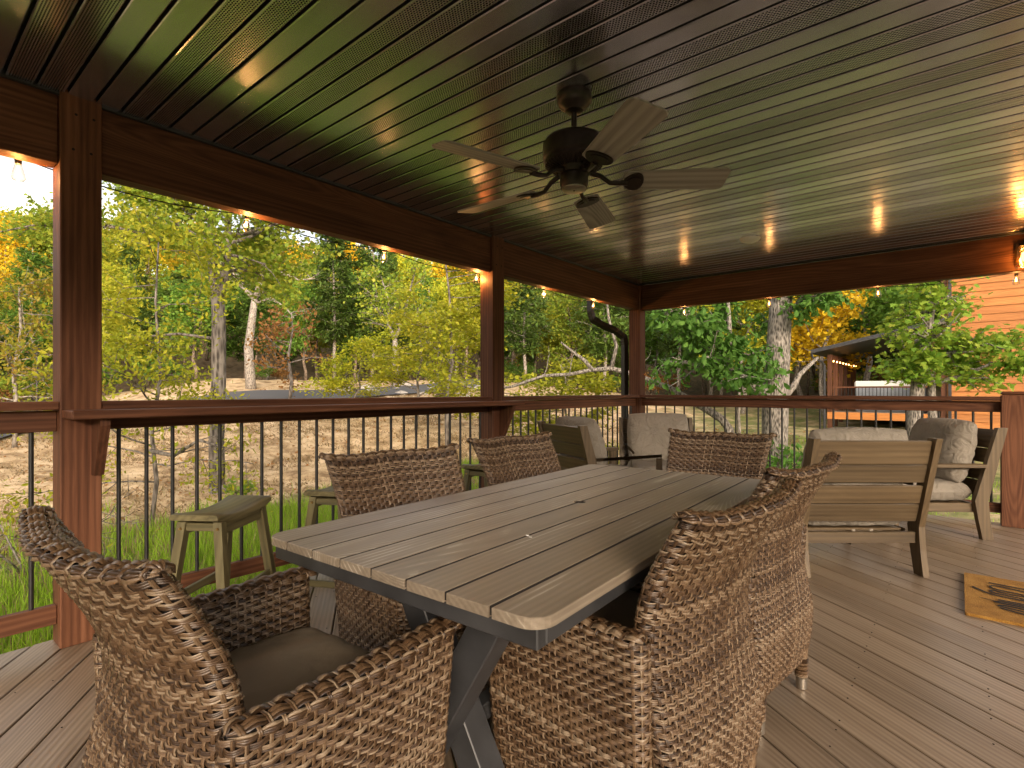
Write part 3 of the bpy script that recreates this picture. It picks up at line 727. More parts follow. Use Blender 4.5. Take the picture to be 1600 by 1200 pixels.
# plaited border along the top of back and arms
def braid(path_fn, s0, s1, step, hw, hh, nre=3):
    n = int((s1-s0)/step); q = np.linspace(0, 1, 9)
    for k in range(-1, n+1):
        for side in (1, -1):
            for r_ in range(nre):
                s_ = (k+(.5 if side < 0 else 0)+(q-.5)*1.9+(r_-1)*.27)*step+s0+step*.5
                s_ = np.clip(s_, s0, s1)
                ang = side*(q-.5)*math.pi*1.05
                c, nx, up = path_fn(s_)
                lift = 1+.16*np.sin((q*1.0)*math.pi)*(1 if side > 0 else .4)
                p = c+nx*(np.sin(ang)*hw*lift)[:, None]+up*(np.cos(ang)*hh*lift)[:, None]
                ds = step*.12
                c2, nx2, up2 = path_fn(np.clip(s_-ds, s0, s1)); c3, nx3, up3 = path_fn(np.clip(s_+ds, s0, s1))
                lo = c2+nx2*(np.sin(ang)*hw*lift)[:, None]+up2*(np.cos(ang)*hh*lift)[:, None]
                hi = c3+nx3*(np.sin(ang)*hw*lift)[:, None]+up3*(np.cos(ang)*hh*lift)[:, None]
                mid = p+nx*(np.sin(ang)*.0045)[:, None]+up*(np.cos(ang)*.0045)[:, None]
                w_add(np.stack([lo, mid, hi]), grid_faces(3, 9, False))
def back_rim(s_):
    a = np.asarray(s_)                        # -.5 .. .5
    z = .880+.020*(2*a)**2+.006*np.cos(a*9); wd = bkw(z)
    c = np.stack([a*wd, bky(z)+.03+.055*.9*(2*a)**2, z-.006], -1)
    nx = np.stack([-np.sign(a)*0-.25*a, np.ones_like(a), 0*a], -1); nx /= np.linalg.norm(nx, axis=-1, keepdims=True)
    return c, nx, np.broadcast_to(np.array([0, -.25, 1.])/1.03, c.shape)
def rim_surface(path_fn, s0, s1, hw, hh):
    def P(t, v):
        t = np.asarray(t, float); v = np.asarray(v, float); t, v = np.broadcast_arrays(t, v)
        K = .045; tt = t*(1+2*K)-K; ov = np.maximum(0, np.maximum(-tt, tt-1))/K; fac = np.sqrt(np.maximum(.03, 1-ov**2)); tc_ = np.clip(tt, 0, 1)
        c, nx, up = path_fn(s0+tc_*(s1-s0)); a = (v-.5)*math.pi*1.25
        e_, _, _ = path_fn(s0+np.where(tt < .5, np.minimum(tc_, .02)+.02, np.maximum(tc_, .98)-.02)*(s1-s0)); d_ = c-e_; d_ = d_/np.maximum(np.linalg.norm(d_, axis=-1, keepdims=True), 1e-9)
        return c+d_*(ov*hw*.8)[..., None]+nx*(-np.sin(a)*hw*fac)[..., None]+up*(np.cos(a)*hh*fac)[..., None]
    return P
Pr = rim_surface(back_rim, -.5, .5, .025, .016)
def upN(P):
    N0 = numnorm(P, False)
    def f(t, v):
        n = N0(t, v); return n*np.where(n[..., 2:3]+.001 < -.35, -1., 1.)
    return f
def sign_of(P):
    n = numnorm(P, False)(np.array([.5]), np.array([.5])); return 1. if n[0, 2] > 0 else -1.
weave(Pr, numnorm(Pr, False, sign_of(Pr)), 3, 28, False, .09, .02, amp=.0032, reed=.0038)
for sg in (-1, 1):
    def arm_rim(s_, sg=sg):
        a = np.asarray(s_); z = .608+.012*a
        c = np.stack([sg*(.282+.018*np.cos(a*4)), .083+a, z], -1)
        return c, np.broadcast_to(np.array([1., 0, 0]), c.shape), np.broadcast_to(np.array([0, 0, 1.]), c.shape)
    Pa = rim_surface(arm_rim, -.222, .253, .033, .014); weave(Pa, numnorm(Pa, False, sign_of(Pa)), 4, 25, False, .09, .02, amp=.0032, reed=.0036)
wick = npmesh('wicker_weave', np.concatenate(WV), np.concatenate(WF)); wick.materials.append(M['wicker']); wick.shade_smooth()
# added dark shell behind the weave, painting shade between the reeds
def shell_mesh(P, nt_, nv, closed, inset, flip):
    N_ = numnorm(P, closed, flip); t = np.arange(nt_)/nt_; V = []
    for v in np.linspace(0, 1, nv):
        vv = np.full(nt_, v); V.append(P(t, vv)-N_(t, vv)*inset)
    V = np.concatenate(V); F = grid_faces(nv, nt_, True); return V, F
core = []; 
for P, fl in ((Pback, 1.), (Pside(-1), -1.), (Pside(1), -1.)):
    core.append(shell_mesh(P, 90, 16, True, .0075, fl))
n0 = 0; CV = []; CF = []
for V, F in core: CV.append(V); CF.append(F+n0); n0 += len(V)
corem = npmesh('shade_core', np.concatenate(CV), np.concatenate(CF)); corem.materials.append(M['dark']); corem.shade_smooth()
def pillow(w_, d_, t_, nx=26, ny=26, p=4., corner=.06, wr=.006, seed=0, z0=0.):
    V = []
    for top in (1, -1):
        for j in range(ny+1):
            for i in range(nx+1):
                u = -1+2*i/nx; v = -1+2*j/ny
                u_ = math.copysign(abs(u)**.8, u); v_ = math.copysign(abs(v)**.8, v)
                prof_ = max(0, (1-abs(u_)**p)*(1-abs(v_)**p))**.42
                pul = 1-corner*(abs(u_)**2*abs(v_)**2) ; pu = 1-.025*(1-abs(v_)**2)*abs(u_)**8*0
                ang = math.atan2(v_, u_); rad_ = max(abs(u_), abs(v_))
                cr = wr*rad_**3*math.sin(ang*17+seed+2*fnoise(u_*2, v_*2, seed))*prof_+wr*1.4*fnoise(u_*2.2+seed, v_*2.2, seed*1.7)*prof_
                V.append((u_*w_/2*pul, v_*d_/2*pul, z0+top*(t_/2*prof_+cr)))
    n = (nx+1)*(ny+1); F = []
    for j in range(ny):
        for i in range(nx):
            a = j*(nx+1)+i; F.append((a, a+1, a+nx+2, a+nx+1)); F.append((n+a, n+a+nx+1, n+a+nx+2, n+a+1))
    for i in range(nx):
        a = i; F.append((a, n+a, n+a+1, a+1)); a = ny*(nx+1)+i; F.append((a, a+1, n+a+1, n+a))
    for j in range(ny):
        a = j*(nx+1); b_ = (j+1)*(nx+1); F.append((a, b_, n+b_, n+a)); a += nx; b_ += nx; F.append((a, n+a, n+b_, b_))
    return V, F
def wicker_chair(loc, rz, label, proto=None):
    t = thing('wicker_chair', label, 'chair', loc, rz, 'wicker dining chairs around the table')
    if proto:
        for ch in proto.children: copy_tree(ch, t)
        return t
    o = bpy.data.objects.new('woven_body', wick); COL.objects.link(o); o.parent = t; o['kind'] = 'stuff'
    o = bpy.data.objects.new('shade_core', corem); COL.objects.link(o); o.parent = t
    V, F = pillow(.505, .50, .095, corner=.03, wr=.004, p=6.)
    MB().add(V, F, Matrix.Translation((0, .075, .455))).build('seat_cushion', 'seatpad', t, smooth=60)
    MB().box((-.225, -.17, .36), (.225, .245, .405), .01).build('seat_base', 'dark', t)
    for sx in (-1, 1):
        for yy in (-.186, .272):
            mb = MB(); pth = [(sx*.205, yy, .155), (sx*.203, yy-.002, .10), (sx*.20, yy-.004, .045)]
            mb.tube(pth, [.025, .023, .020], 12)
            for z in np.arange(.048, .12, .0062): mb.lathe([(.019+z*.03, -.003), (.0225+z*.03, 0), (.019+z*.03, .003)], 12, Matrix.Translation((sx*.201, yy-.003, z)))
            l_ = mb.build('leg', 'wicker', t, smooth=60)
            MB().lathe([(.015, .001), (.0195, .003), (.0205, .044)], 14, Matrix.Translation((sx*.20, yy-.004, 0))).build('foot_cap', 'steel', l_, smooth=40)
    return t
wc0 = wicker_chair((1.885, .512, 0), R(3), 'wicker armchair with brown seat cushion at the table end by the dark post')
wicker_chair((1.512, 1.376, 0), R(-99.6), 'wicker armchair on the stool side of the table, beside the dark post end', wc0)
wicker_chair((1.449, 2.252, 0), R(-93.8), 'wicker armchair on the stool side of the table, beside the reddish post end', wc0)
wicker_chair((2.41, 1.376, 0), R(84.5), 'wicker armchair opposite the stools, tucked in at the table corner with pale spots', wc0)
wicker_chair((2.385, 2.143, 0), R(83), 'wicker armchair opposite the stools, beside the slatted lounge chair back', wc0)
wicker_chair((1.955, 3.02, 0), R(180), 'wicker armchair at the table end facing away from the lounge chairs', wc0)

# ================================================================== BAR STOOLS
def stool(loc, rz, label, proto=None):
    t = thing('bar_stool', label, 'stool', loc, rz, 'saddle seat stools at the ledge')
    if proto:
        for ch in proto.children: copy_tree(ch, t)
        return t
    n = 16; V = []; F = []; l2, w2 = .228, .112
    for i in range(n+1):
        u = -1+2*i/n; zt = .585+.032*abs(u)**2.2; rd = .012*max(0, (abs(u)-.85)/.15)**2
        for (yy, dz) in ((-w2, -.036), (-w2, -.010-rd), (-w2+.009, 0-rd), (w2-.009, 0-rd), (w2, -.010-rd), (w2, -.036)): V.append((u*l2, yy, zt+dz+(0 if dz > -.03 else -.004*0)))
    for i in range(n):
        for k in range(6):
            a = i*6+k; b_ = i*6+(k+1) % 6; F.append((a, b_, b_+6, a+6))
    F.append((0, 1, 2, 3, 4, 5)); F.append(tuple(n*6+k for k in range(6))[::-1])
    MB().add(V, F).build('saddle_seat', 'olive_x', t, smooth=50)
    top = {}; 
    for sx in (-1, 1):
        for sy in (-1, 1):
            a = Vector((sx*.168, sy*.083, .565)); b_ = Vector((sx*.222, sy*.148, 0))
            top[sx, sy] = (a, b_)
            mb = MB(); 
            V = []
            for p, wd in ((b_, .019), (a, .0195)):
                V += [(p.x-wd, p.y-wd, p.z), (p.x+wd, p.y-wd, p.z), (p.x+wd, p.y+wd, p.z), (p.x-wd, p.y+wd, p.z)]
            mb.add(V, [(3, 2, 1, 0), (4, 5, 6, 7)]+[(i, (i+1) % 4, 4+(i+1) % 4, 4+i) for i in range(4)])
            lg_ = mb.build('leg', 'olive_z', t)
            for zz in (.535, .20 if True else 0):
                p = a.lerp(b_, (a.z-zz)/a.z); MB().lathe([(.0, .0), (.006, .0), (.0068, -.005)], 10, Matrix.Translation((p.x+sx*.0245, p.y, zz)) @ Matrix.Rotation(R(90*sx), 4, 'Y')).build('bolt', 'brass', lg_, smooth=40)
    at_z = lambda sx, sy, z: top[sx, sy][0].lerp(top[sx, sy][1], (.565-z)/.565)
    for sy in (-1, 1): bar(at_z(-1, sy, .53), at_z(1, sy, .53), .018, .055).build('apron', 'olive_x', t)
    for sx in (-1, 1):
        bar(at_z(sx, -1, .54), at_z(sx, 1, .54), .018, .035).build('apron', 'olive_y', t)
        bar(at_z(sx, -1, .10), at_z(sx, 1, .10), .020, .036).build('stretcher', 'olive_y', t)
    for sy in (-1, 1): bar(at_z(-1, sy, .22), at_z(1, sy, .22), .020, .036).build('stretcher', 'olive_x', t)
    return t
st0 = stool((.355, 1.10, 0), R(126), 'olive wooden saddle stool at the ledge nearest the dark post')
stool((.31, 1.78, 0), R(118), 'olive wooden saddle stool at the ledge, half hidden behind a wicker chair back', st0)
stool((.30, 3.06, 0), R(100), 'olive wooden saddle stool at the ledge beside the reddish post', st0)

# ================================================================== LOUNGE CHAIRS
def club_chair(loc, rz, label, proto=None):
    t = thing('lounge_chair', label, 'chair', loc, rz, 'slatted lounge chairs with taupe cushions')
    if proto:
        for ch in proto.children: copy_tree(ch, t)
        return t
    HW = .385
    for sx in (-1, 1):
        # bent rear leg / back stile as an outline in the y-z plane
        c = [(-.365, 0), (-.335, .16), (-.318, .30), (-.40, .60), (-.475, .865)]
        wd = [.040, .044, .050, .042, .036]
        left = [(y-w_, z) for (y, z), w_ in zip(c, wd)]; right = [(y+w_, z) for (y, z), w_ in zip(c, wd)]
        poly = right+left[::-1]
        T = Matrix.Translation((sx*(HW-.019)-.019, 0, 0)) @ Matrix(((0, 0, 1, 0), (1, 0, 0, 0), (0, 1, 0, 0), (0, 0, 0, 1)))
        n = len(c); V = []; F = []
        for xx in (0, .038):
            V += [(y-w_, z, xx) for (y, z), w_ in zip(c, wd)]+[(y+w_, z, xx) for (y, z), w_ in zip(c, wd)]
        for k in range(n-1):
            F += [(k, k+1, n+k+1, n+k), (2*n+k, 3*n+k, 3*n+k+1, 2*n+k+1), (k, 2*n+k, 2*n+k+1, k+1), (n+k, n+k+1, 3*n+k+1, 3*n+k)]
        F += [(0, n, 3*n, 2*n), (n-1, 3*n-1, 4*n-1, 2*n-1)]
        MB().add(V, F, T).build('rear_leg', 'teak_z', t)
        MB().box((sx*HW, .30, 0), (sx*(HW-.04), .37, .553), .003).build('front_leg', 'teak_z', t)
        MB().box((sx*(HW+.006), -.355, .555), (sx*(HW-.062), .385, .583), .004).build('arm', 'teak_y', t)
        MB().box((sx*(HW-.041), -.29, .205), (sx*(HW-.068), .36, .275), .003).build('side_rail', 'teak_y', t)
    MB().box((-HW+.041, -.345, .195), (HW-.041, -.315, .265), .003).build('rear_rail', 'teak_x', t)
    MB().box((-HW+.041, .33, .205), (HW-.041, .36, .275), .003).build('front_rail', 'teak_x', t)
    T, l_ = beam_T((0, -.335, .34), (0, -.47, .862))      # along the lean
    hs = [(.0, .118), (.123, .239), (.262, .375), (.380, .530)]
    for a, b_ in hs:
        d = Vector((0, -.135, .522)).normalized(); p0 = Vector((0, -.338, .335))
        A = p0+d*a; B = p0+d*b_; nrm = Vector((0, -d.z, d.y)).normalized()
        mid = (A+B)/2; Tm = Matrix((Vector((1, 0, 0)), d, Vector((1, 0, 0)).cross(d))).transposed().to_4x4(); Tm.translation = mid
        MB().box((-HW+.040, -(b_-a)/2, -.011), (HW-.040, (b_-a)/2, .011), .003, Tm).build('back_slat', 'teak_x', t)
    for k in range(5):
        MB().box((-HW+.07, -.26+k*.13, .252), (HW-.07, -.16+k*.13, .270), .003).build('seat_slat', 'teak_x', t)
    V, F = pillow(.66, .66, .165, p=9., corner=.015, wr=.004, seed=3)
    sc_ = MB().add(V, F, Matrix.Translation((0, .03, .355))).build('seat_cushion', 'cush', t, smooth=70)
    V, F = pillow(.64, .53, .23, p=3.2, corner=.07, wr=.011, seed=5)
    d = Vector((0, -.25, .97)).normalized(); Tm = Matrix((Vector((1, 0, 0)), d, Vector((1, 0, 0)).cross(d))).transposed().to_4x4(); Tm.translation = Vector((0, -.268, .665))
    MB().add(V, F, Tm).build('back_cushion', 'cush', t, smooth=70)
    mb = MB()
    for xx in (-.06, .05): mb.box((xx, -.352, .272), (xx+.022, -.350, .286), .0005)
    mb.build('care_tag', 'cush', t)
    return t
def face(dirv): return math.atan2(dirv.y, dirv.x)-math.pi/2
c0p = W(3.72, 2.19); cl0 = club_chair((c0p.x, c0p.y, 0), face(FW), 'lounge chair showing its slatted wooden back behind the wicker chairs')
p = W(4.55, 3.33); club_chair((p.x, p.y, 0), face(-RT*.97+FW*.05), 'lounge chair seen from its side, beside the newel post', cl0)
p = W(5.35, 1.50); club_chair((p.x, p.y, 0), face(-FW*.96-RT*.1), 'lounge chair facing the table, in front of the corner post', cl0)
p = W(4.95, .86); club_chair((p.x, p.y, 0), face(RT*.93+FW*.42), 'lounge chair turned sideways beside the railing, bronze-lit slats and tilted cushion', cl0)

# ================================================================== DOORMAT
dm = thing('doormat', 'brown coir doormat with black script lettering on the deck', 'doormat', (3.42, 4.0, 0))
V = []; F = []; nx, ny = 20, 34
mb = MB().prism(rounded(-.33, .33, -.395, .395, .01, .01), .001, .016); mb.build('mat_body', 'coir', dm)
fz = []
for k in range(5200):
    x = rng.uniform(-.33, .33); y = rng.uniform(-.395, .395); a = rng.uniform(0, 6.28); t_ = rng.uniform(.001, .0035)
    fz.append([(x-.0008, y, .0155), (x+.0008, y, .0155), (x+t_*math.cos(a), y+t_*math.sin(a), .0155+rng.uniform(.002, .005))])
fz = np.array(fz); finish(npmesh('coir_fibres', fz.reshape(-1, 3), np.arange(len(fz)*3).reshape(-1, 3)), 'coir_fibres', 'coir', dm, kind='stuff')
def stroke(pts, wdt=.006):
    # flat ribbon lettering just above the pile, smooth through the points
    P_ = [Vector((x, y, 0)) for x, y in pts]; Q = []
    for i in range(len(P_)-1):
        p0, p1, p2, p3 = P_[max(i-1, 0)], P_[i], P_[i+1], P_[min(i+2, len(P_)-1)]
        for s_ in range(6):
            t = s_/6; Q.append(.5*((2*p1)+(p2-p0)*t+(2*p0-5*p1+4*p2-p3)*t*t+(3*p1-p0-3*p2+p3)*t**3))
    Q.append(P_[-1]); V = []; F = []
    for i, q in enumerate(Q):
        d = (Q[min(i+1, len(Q)-1)]-Q[max(i-1, 0)]).normalized(); nn = Vector((-d.y, d.x, 0)); w_ = wdt*(.55+.45*abs(d.x))
        V += [(q.x+nn.x*w_, q.y+nn.y*w_, .0208), (q.x-nn.x*w_, q.y-nn.y*w_, .0208)]
    for i in range(len(Q)-1): F.append((2*i, 2*i+1, 2*i+3, 2*i+2))
    return V, F
mb = MB()
# script reads towards -y with its top towards +x
S1 = [(-.22, .235), (-.05, .215), (.02, .175), (-.02, .155), (-.17, .19), (-.215, .165), (-.19, .12), (-.08, .10), (-.06, .07), (-.14, .065), (-.21, .09), (-.20, .04), (-.09, .02), (-.06, -.01), (-.20, .0), (-.28, .075), (-.29, .10)]
S2 = [(-.19, -.075), (-.08, -.085), (-.06, -.115), (-.17, -.105), (-.20, -.13), (-.08, -.14), (-.055, -.17), (-.16, -.165), (-.19, -.19), (-.09, -.215), (-.04, -.25), (-.08, -.26), (-.19, -.22)]
S3 = [(-.19, -.12), (-.27, -.095)]
S4 = [(.02, .10), (.07, .085), (.15, .06), (.20, .03), (.12, .03), (.03, .055), (.01, .02), (.10, -.01), (.19, -.04), (.14, -.06), (.04, -.03), (.03, -.07), (.12, -.09), (.22, -.12)]
for q in (S1, S2, S3, S4): mb.add(*stroke(q, .0095 if q is not S3 else .004))
mb.build('lettering', 'dark', dm)

# ================================================================== CEILING FAN
fan = thing('ceiling_fan', 'bronze ceiling fan with five weathered wood blades', 'ceiling fan', (1.741, 2.03, 0))
FZ = 2.087
MB().lathe([(.075, CZ+.004), (.080, CZ-.012), (.078, CZ-.035), (.066, CZ-.055), (.045, CZ-.070), (.040, CZ-.078), (.020, CZ-.085)], 32).build('canopy', 'bronze', fan, smooth=35)
MB().lathe([(.0125, CZ-.08), (.0125, 2.3280), (.024, 2.3230), (.028, 2.3030), (.024, 2.2900)], 20).build('downrod', 'bronze', fan, smooth=40)
mot = MB().lathe([(.03, 2.2960), (.09, 2.2900), (.128, 2.2730), (.140, 2.2530), (.140, 2.1930), (.132, 2.1830), (.134, 2.1730), (.118, 2.1560), (.075, 2.1460), (.07, 2.1180)], 40).build('motor_housing', 'bronze', fan, smooth=35)
fin = MB()
for k in range(40):
    T = Matrix.Rotation(2*math.pi*k/40, 4, 'Z') @ Matrix.Translation((.104, 0, 2.1550)) @ Matrix.Rotation(R(-22), 4, 'Y'); fin.box((-.026, -.0025, -.006), (.026, .0025, .006), .001, T)
fin.build('vent_fins', 'bronze', mot)
sw = MB().lathe([(.060, 2.1230), (.063, 2.1130), (.063, 2.0730), (.058, 2.0580)], 32).build('switch_housing', 'bronze', fan, smooth=40)
MB().lathe([(.055, 2.0585), (.055, 2.0520), (.045, 2.0480)], 32).build('cap_plate', 'steel', sw, smooth=40)
MB().lathe([(.004, 2.0486), (.004, 2.0460)], 10).build('cap_screw', 'dark', sw)
def blade_poly():
    r0, r1, w0, w1 = .235, .672, .062, .077
    pts = [(r0, -w0), (r1-.03, -w1)]+[(r1-.03+.03*math.cos(R(a)), -w1+.03+.03*math.sin(R(a))) for a in (-70, -45, -20, 0)]
    pts += [(r1-.03+.03*math.cos(R(a)), w1-.03+.03*math.sin(R(a))) for a in (0, 20, 45, 70)]+[(r1-.03, w1), (r0, w0)]
    pts += [(r0-.018, .03), (r0-.018, -.03)]
    return pts
for k in range(5):
    a = R(37.1+72*k)
    T = Matrix.Rotation(a, 4, 'Z') @ Matrix.Translation((0, 0, FZ)) @ Matrix.Rotation(R(-13), 4, 'X')
    o = MB().prism(blade_poly(), 0, .007).build('blade', 'blade', fan); o.matrix_local = T
    o['label'] = 'weathered wood-grain fan blade'
    ir = MB(); ir.tube([(.075, 0, .042), (.12, .0, .026), (.16, .004, -.006), (.20, 0, -.010), (.235, 0, -.006)], [.012, .011, .010, .011, .014], 8)
    n = 20; ring = []
    for i in range(n):
        q = 2*math.pi*i/n; ring.append((.262+.045*math.cos(q), .058*math.sin(q)*(1+.25*math.cos(q))))
    ir.prism(ring, -.008, -.0005)
    ring2 = [(.266+.030*math.cos(2*math.pi*i/n), .040*math.sin(2*math.pi*i/n)) for i in range(n)]
    ir.prism(ring2, -.011, -.008)
    ib = ir.build('blade_iron', 'bronze', o, smooth=35)

# ================================================================== STRING LIGHTS
def bulb_meshes():
    g = MB().lathe([(.011, -.028), (.013, -.034), (.019, -.055), (.025, -.080), (.0265, -.092), (.022, -.102), (.010, -.106), (.001, -.107)], 20).me('bulb_glass')
    s_ = MB().lathe([(.004, .006), (.015, .004), (.016, -.004), (.0135, -.008), (.0125, -.030), (.011, -.031)], 16).me('socket')
    f = MB()
    for k in range(4):
        q = k*math.pi/2; f.tube([(.003*math.cos(q), .003*math.sin(q), -.042), (.007*math.cos(q+.3), .007*math.sin(q+.3), -.080)], .0016, 6)
    f = f.me('filament')
    for m_, k in ((g, 'glass'), (s_, 'black'), (f, 'fil')): m_.materials.append(M[k]); m_.shade_smooth()
    return g, s_, f
BG, BS, BF = bulb_meshes()
def string_lights(label, pts, sag, watt=.8):
    t = thing('string_lights', label, 'string lights')
    cord = []
    for a, b_ in zip(pts[:-1], pts[1:]):
        a = Vector(a); b_ = Vector(b_)
        for k in range(10):
            q = k/10; p = a.lerp(b_, q); p.z -= sag*4*q*(1-q); cord.append(p+Vector((0, 0, .002)))
    cord.append(Vector(pts[-1])); MB().tube(cord, .0032, 6).build('cord', 'black', t)
    for p in pts:
        so = bpy.data.objects.new('socket', BS); go = bpy.data.objects.new('bulb', BG); fo = bpy.data.objects.new('filament', BF)
        ld = bpy.data.lights.new('bulb_light', 'POINT'); ld.energy = watt; ld.color = (1., .45, .13); ld.shadow_soft_size = .006
        lo = bpy.data.objects.new('bulb_light', ld)
        for o in (so, go, fo, lo): COL.objects.link(o)
        so.parent = t; so.location = p; go.parent = t; go.location = p; fo.parent = go; lo.parent = t; lo.location = Vector(p)+Vector((0, 0, -.065))
        rzv = random.uniform(0, 6.28); tilt = random.uniform(-.12, .12); so.rotation_euler = (tilt, tilt*.5, rzv); go.rotation_euler = (tilt, tilt*.5, rzv)
    return t
BZ = 2.158
ys = [-1.55, -.56, .431, 1.433, 2.413, 3.39, 4.363, 5.321, 6.273]
string_lights('string of warm filament bulbs along the beam above the ledge', [(-.148, y, BZ+.032) for y in ys], .05)
string_lights('string of warm filament bulbs along the beam above the lounge chairs', [(x, 6.330, BZ+.012) for x in (-.10, .507, 1.467, 2.453, 3.444)], .035, .28)

# ================================================================== WALL LANTERN at the far beam
ln = thing('wall_lantern', 'lit amber glass jar lantern fixed to the beam above the newel', 'lantern', (3.475, 6.11, 2.25))
MB().lathe([(.030, .098), (.050, .085), (.058, .06), (.060, -.05), (.055, -.075), (.045, -.082)], 28).build('glass_jar', 'amber', ln, smooth=50)
MB().lathe([(.01, .125), (.034, .120), (.036, .098), (.030, .096)], 24).build('cap', 'bronze', ln, smooth=40)
MB().box((-.05, .075, -.03), (.05, .097, .14), .004).build('back_plate', 'bronze', ln)
MB().tube([(0, .08, .12), (0, .05, .145), (0, .0, .14), (0, 0, .12)], .007, 8).build('bracket', 'bronze', ln, smooth=60)
MB().lathe([(.002, .05), (.014, .04), (.016, .01), (.010, -.02), (.002, -.03)], 16).build('filament', 'fil', ln, smooth=60)
ld = bpy.data.lights.new('lantern_light', 'POINT'); ld.energy = 1.3; ld.color = (1., .45, .13); ld.shadow_soft_size = .03
lo = bpy.data.objects.new('lantern_light', ld); COL.objects.link(lo); lo.parent = ln; lo.location = (0, 0, .0)

# ================================================================== DOWNSPOUT
mb = MB(); pth = []
ctrl = [Vector(p) for p in ((-.52, 5.86, 2.36), (-.52, 5.86, 2.16), (-.505, 5.89, 2.06), (-.44, 5.98, 2.0), (-.31, 6.12, 1.92), (-.235, 6.20, 1.84), (-.225, 6.21, 1.74), (-.225, 6.21, 1.2), (-.225, 6.21, .3), (-.225, 6.21, -.75))]
rr2 = []
for i in range(len(ctrl)-1):
    k = 6 if i in (1, 2, 3, 4, 5) else 2
    for s_ in range(k):
        pth.append(ctrl[i].lerp(ctrl[i+1], s_/k)); rr2.append(.052+(.003 if s_ % 2 and i in (1, 2, 4, 5) else 0))
pth.append(ctrl[-1]); rr2.append(.052)
mb.tube(pth, rr2, 4, squash=(1., .78))
tag(mb.build('downspout', 'black'), 'black metal downspout bending towards the corner post', 'downspout')

# ================================================================== TREES
LEAFS = {}
def _leaf(pts, faces): return np.array(pts, float), [np.array(f) for f in faces]
LEAFS['quad'] = _leaf([(0, 0, 0), (.38, .5, .07), (0, 1, -.05), (-.38, .5, .07)], [[[0, 1, 2, 3]]])
LEAFS['oval'] = _leaf([(0, 0, 0), (.20, .3, .05), (.22, .65, .04), (0, 1, -.1), (-.22, .65, .04), (-.20, .3, .05)], [[[0, 1, 2, 3], [0, 3, 4, 5]]])
mp_ = []
for a, r_ in ((-90, .16), (-55, .50), (-32, .36), (-8, .72), (22, .50), (48, .82), (68, .50), (90, 1.0), (112, .50), (132, .82), (158, .50), (188, .72), (212, .36), (235, .50)):
    mp_.append((r_*.62*math.cos(R(a)), .42+r_*.62*math.sin(R(a)), .05*math.cos(R(a*3))))
LEAFS['maple'] = _leaf(mp_, [[list(range(14))]])
LEAFS['spray'] = _leaf([(0, 0, 0), (.16, .45, .03), (0, 1, -.12), (-.16, .45, .03)], [[[0, 1, 2, 3]]])
def leaf_mesh(name, pos, size, shape, tilt=.7, droop=0., seed=0):
    g = np.random.default_rng(seed); n = len(pos); base, faces = LEAFS[shape]
    az = g.uniform(0, 2*math.pi, n); pitch = g.normal(-droop, tilt, n); roll = g.normal(0, tilt, n); sz = size*g.uniform(.65, 1.3, n)
    yv = np.stack([np.cos(az)*np.cos(pitch), np.sin(az)*np.cos(pitch), np.sin(pitch)], -1)
    xh = np.stack([-np.sin(az), np.cos(az), 0*az], -1); zv = np.cross(xh, yv)
    xv = xh*np.cos(roll)[:, None]+zv*np.sin(roll)[:, None]; zv = np.cross(xv, yv)
    V = pos[:, None, :]+(base[None, :, 0:1]*xv[:, None]+base[None, :, 1:2]*yv[:, None]+base[None, :, 2:3]*zv[:, None])*sz[:, None, None]
    k = len(base); off = (np.arange(n)*k)[:, None, None]
    F = [(f[None]+off).reshape(-1, f.shape[1]) for f in faces]
    return npmesh(name, V.reshape(-1, 3), F)
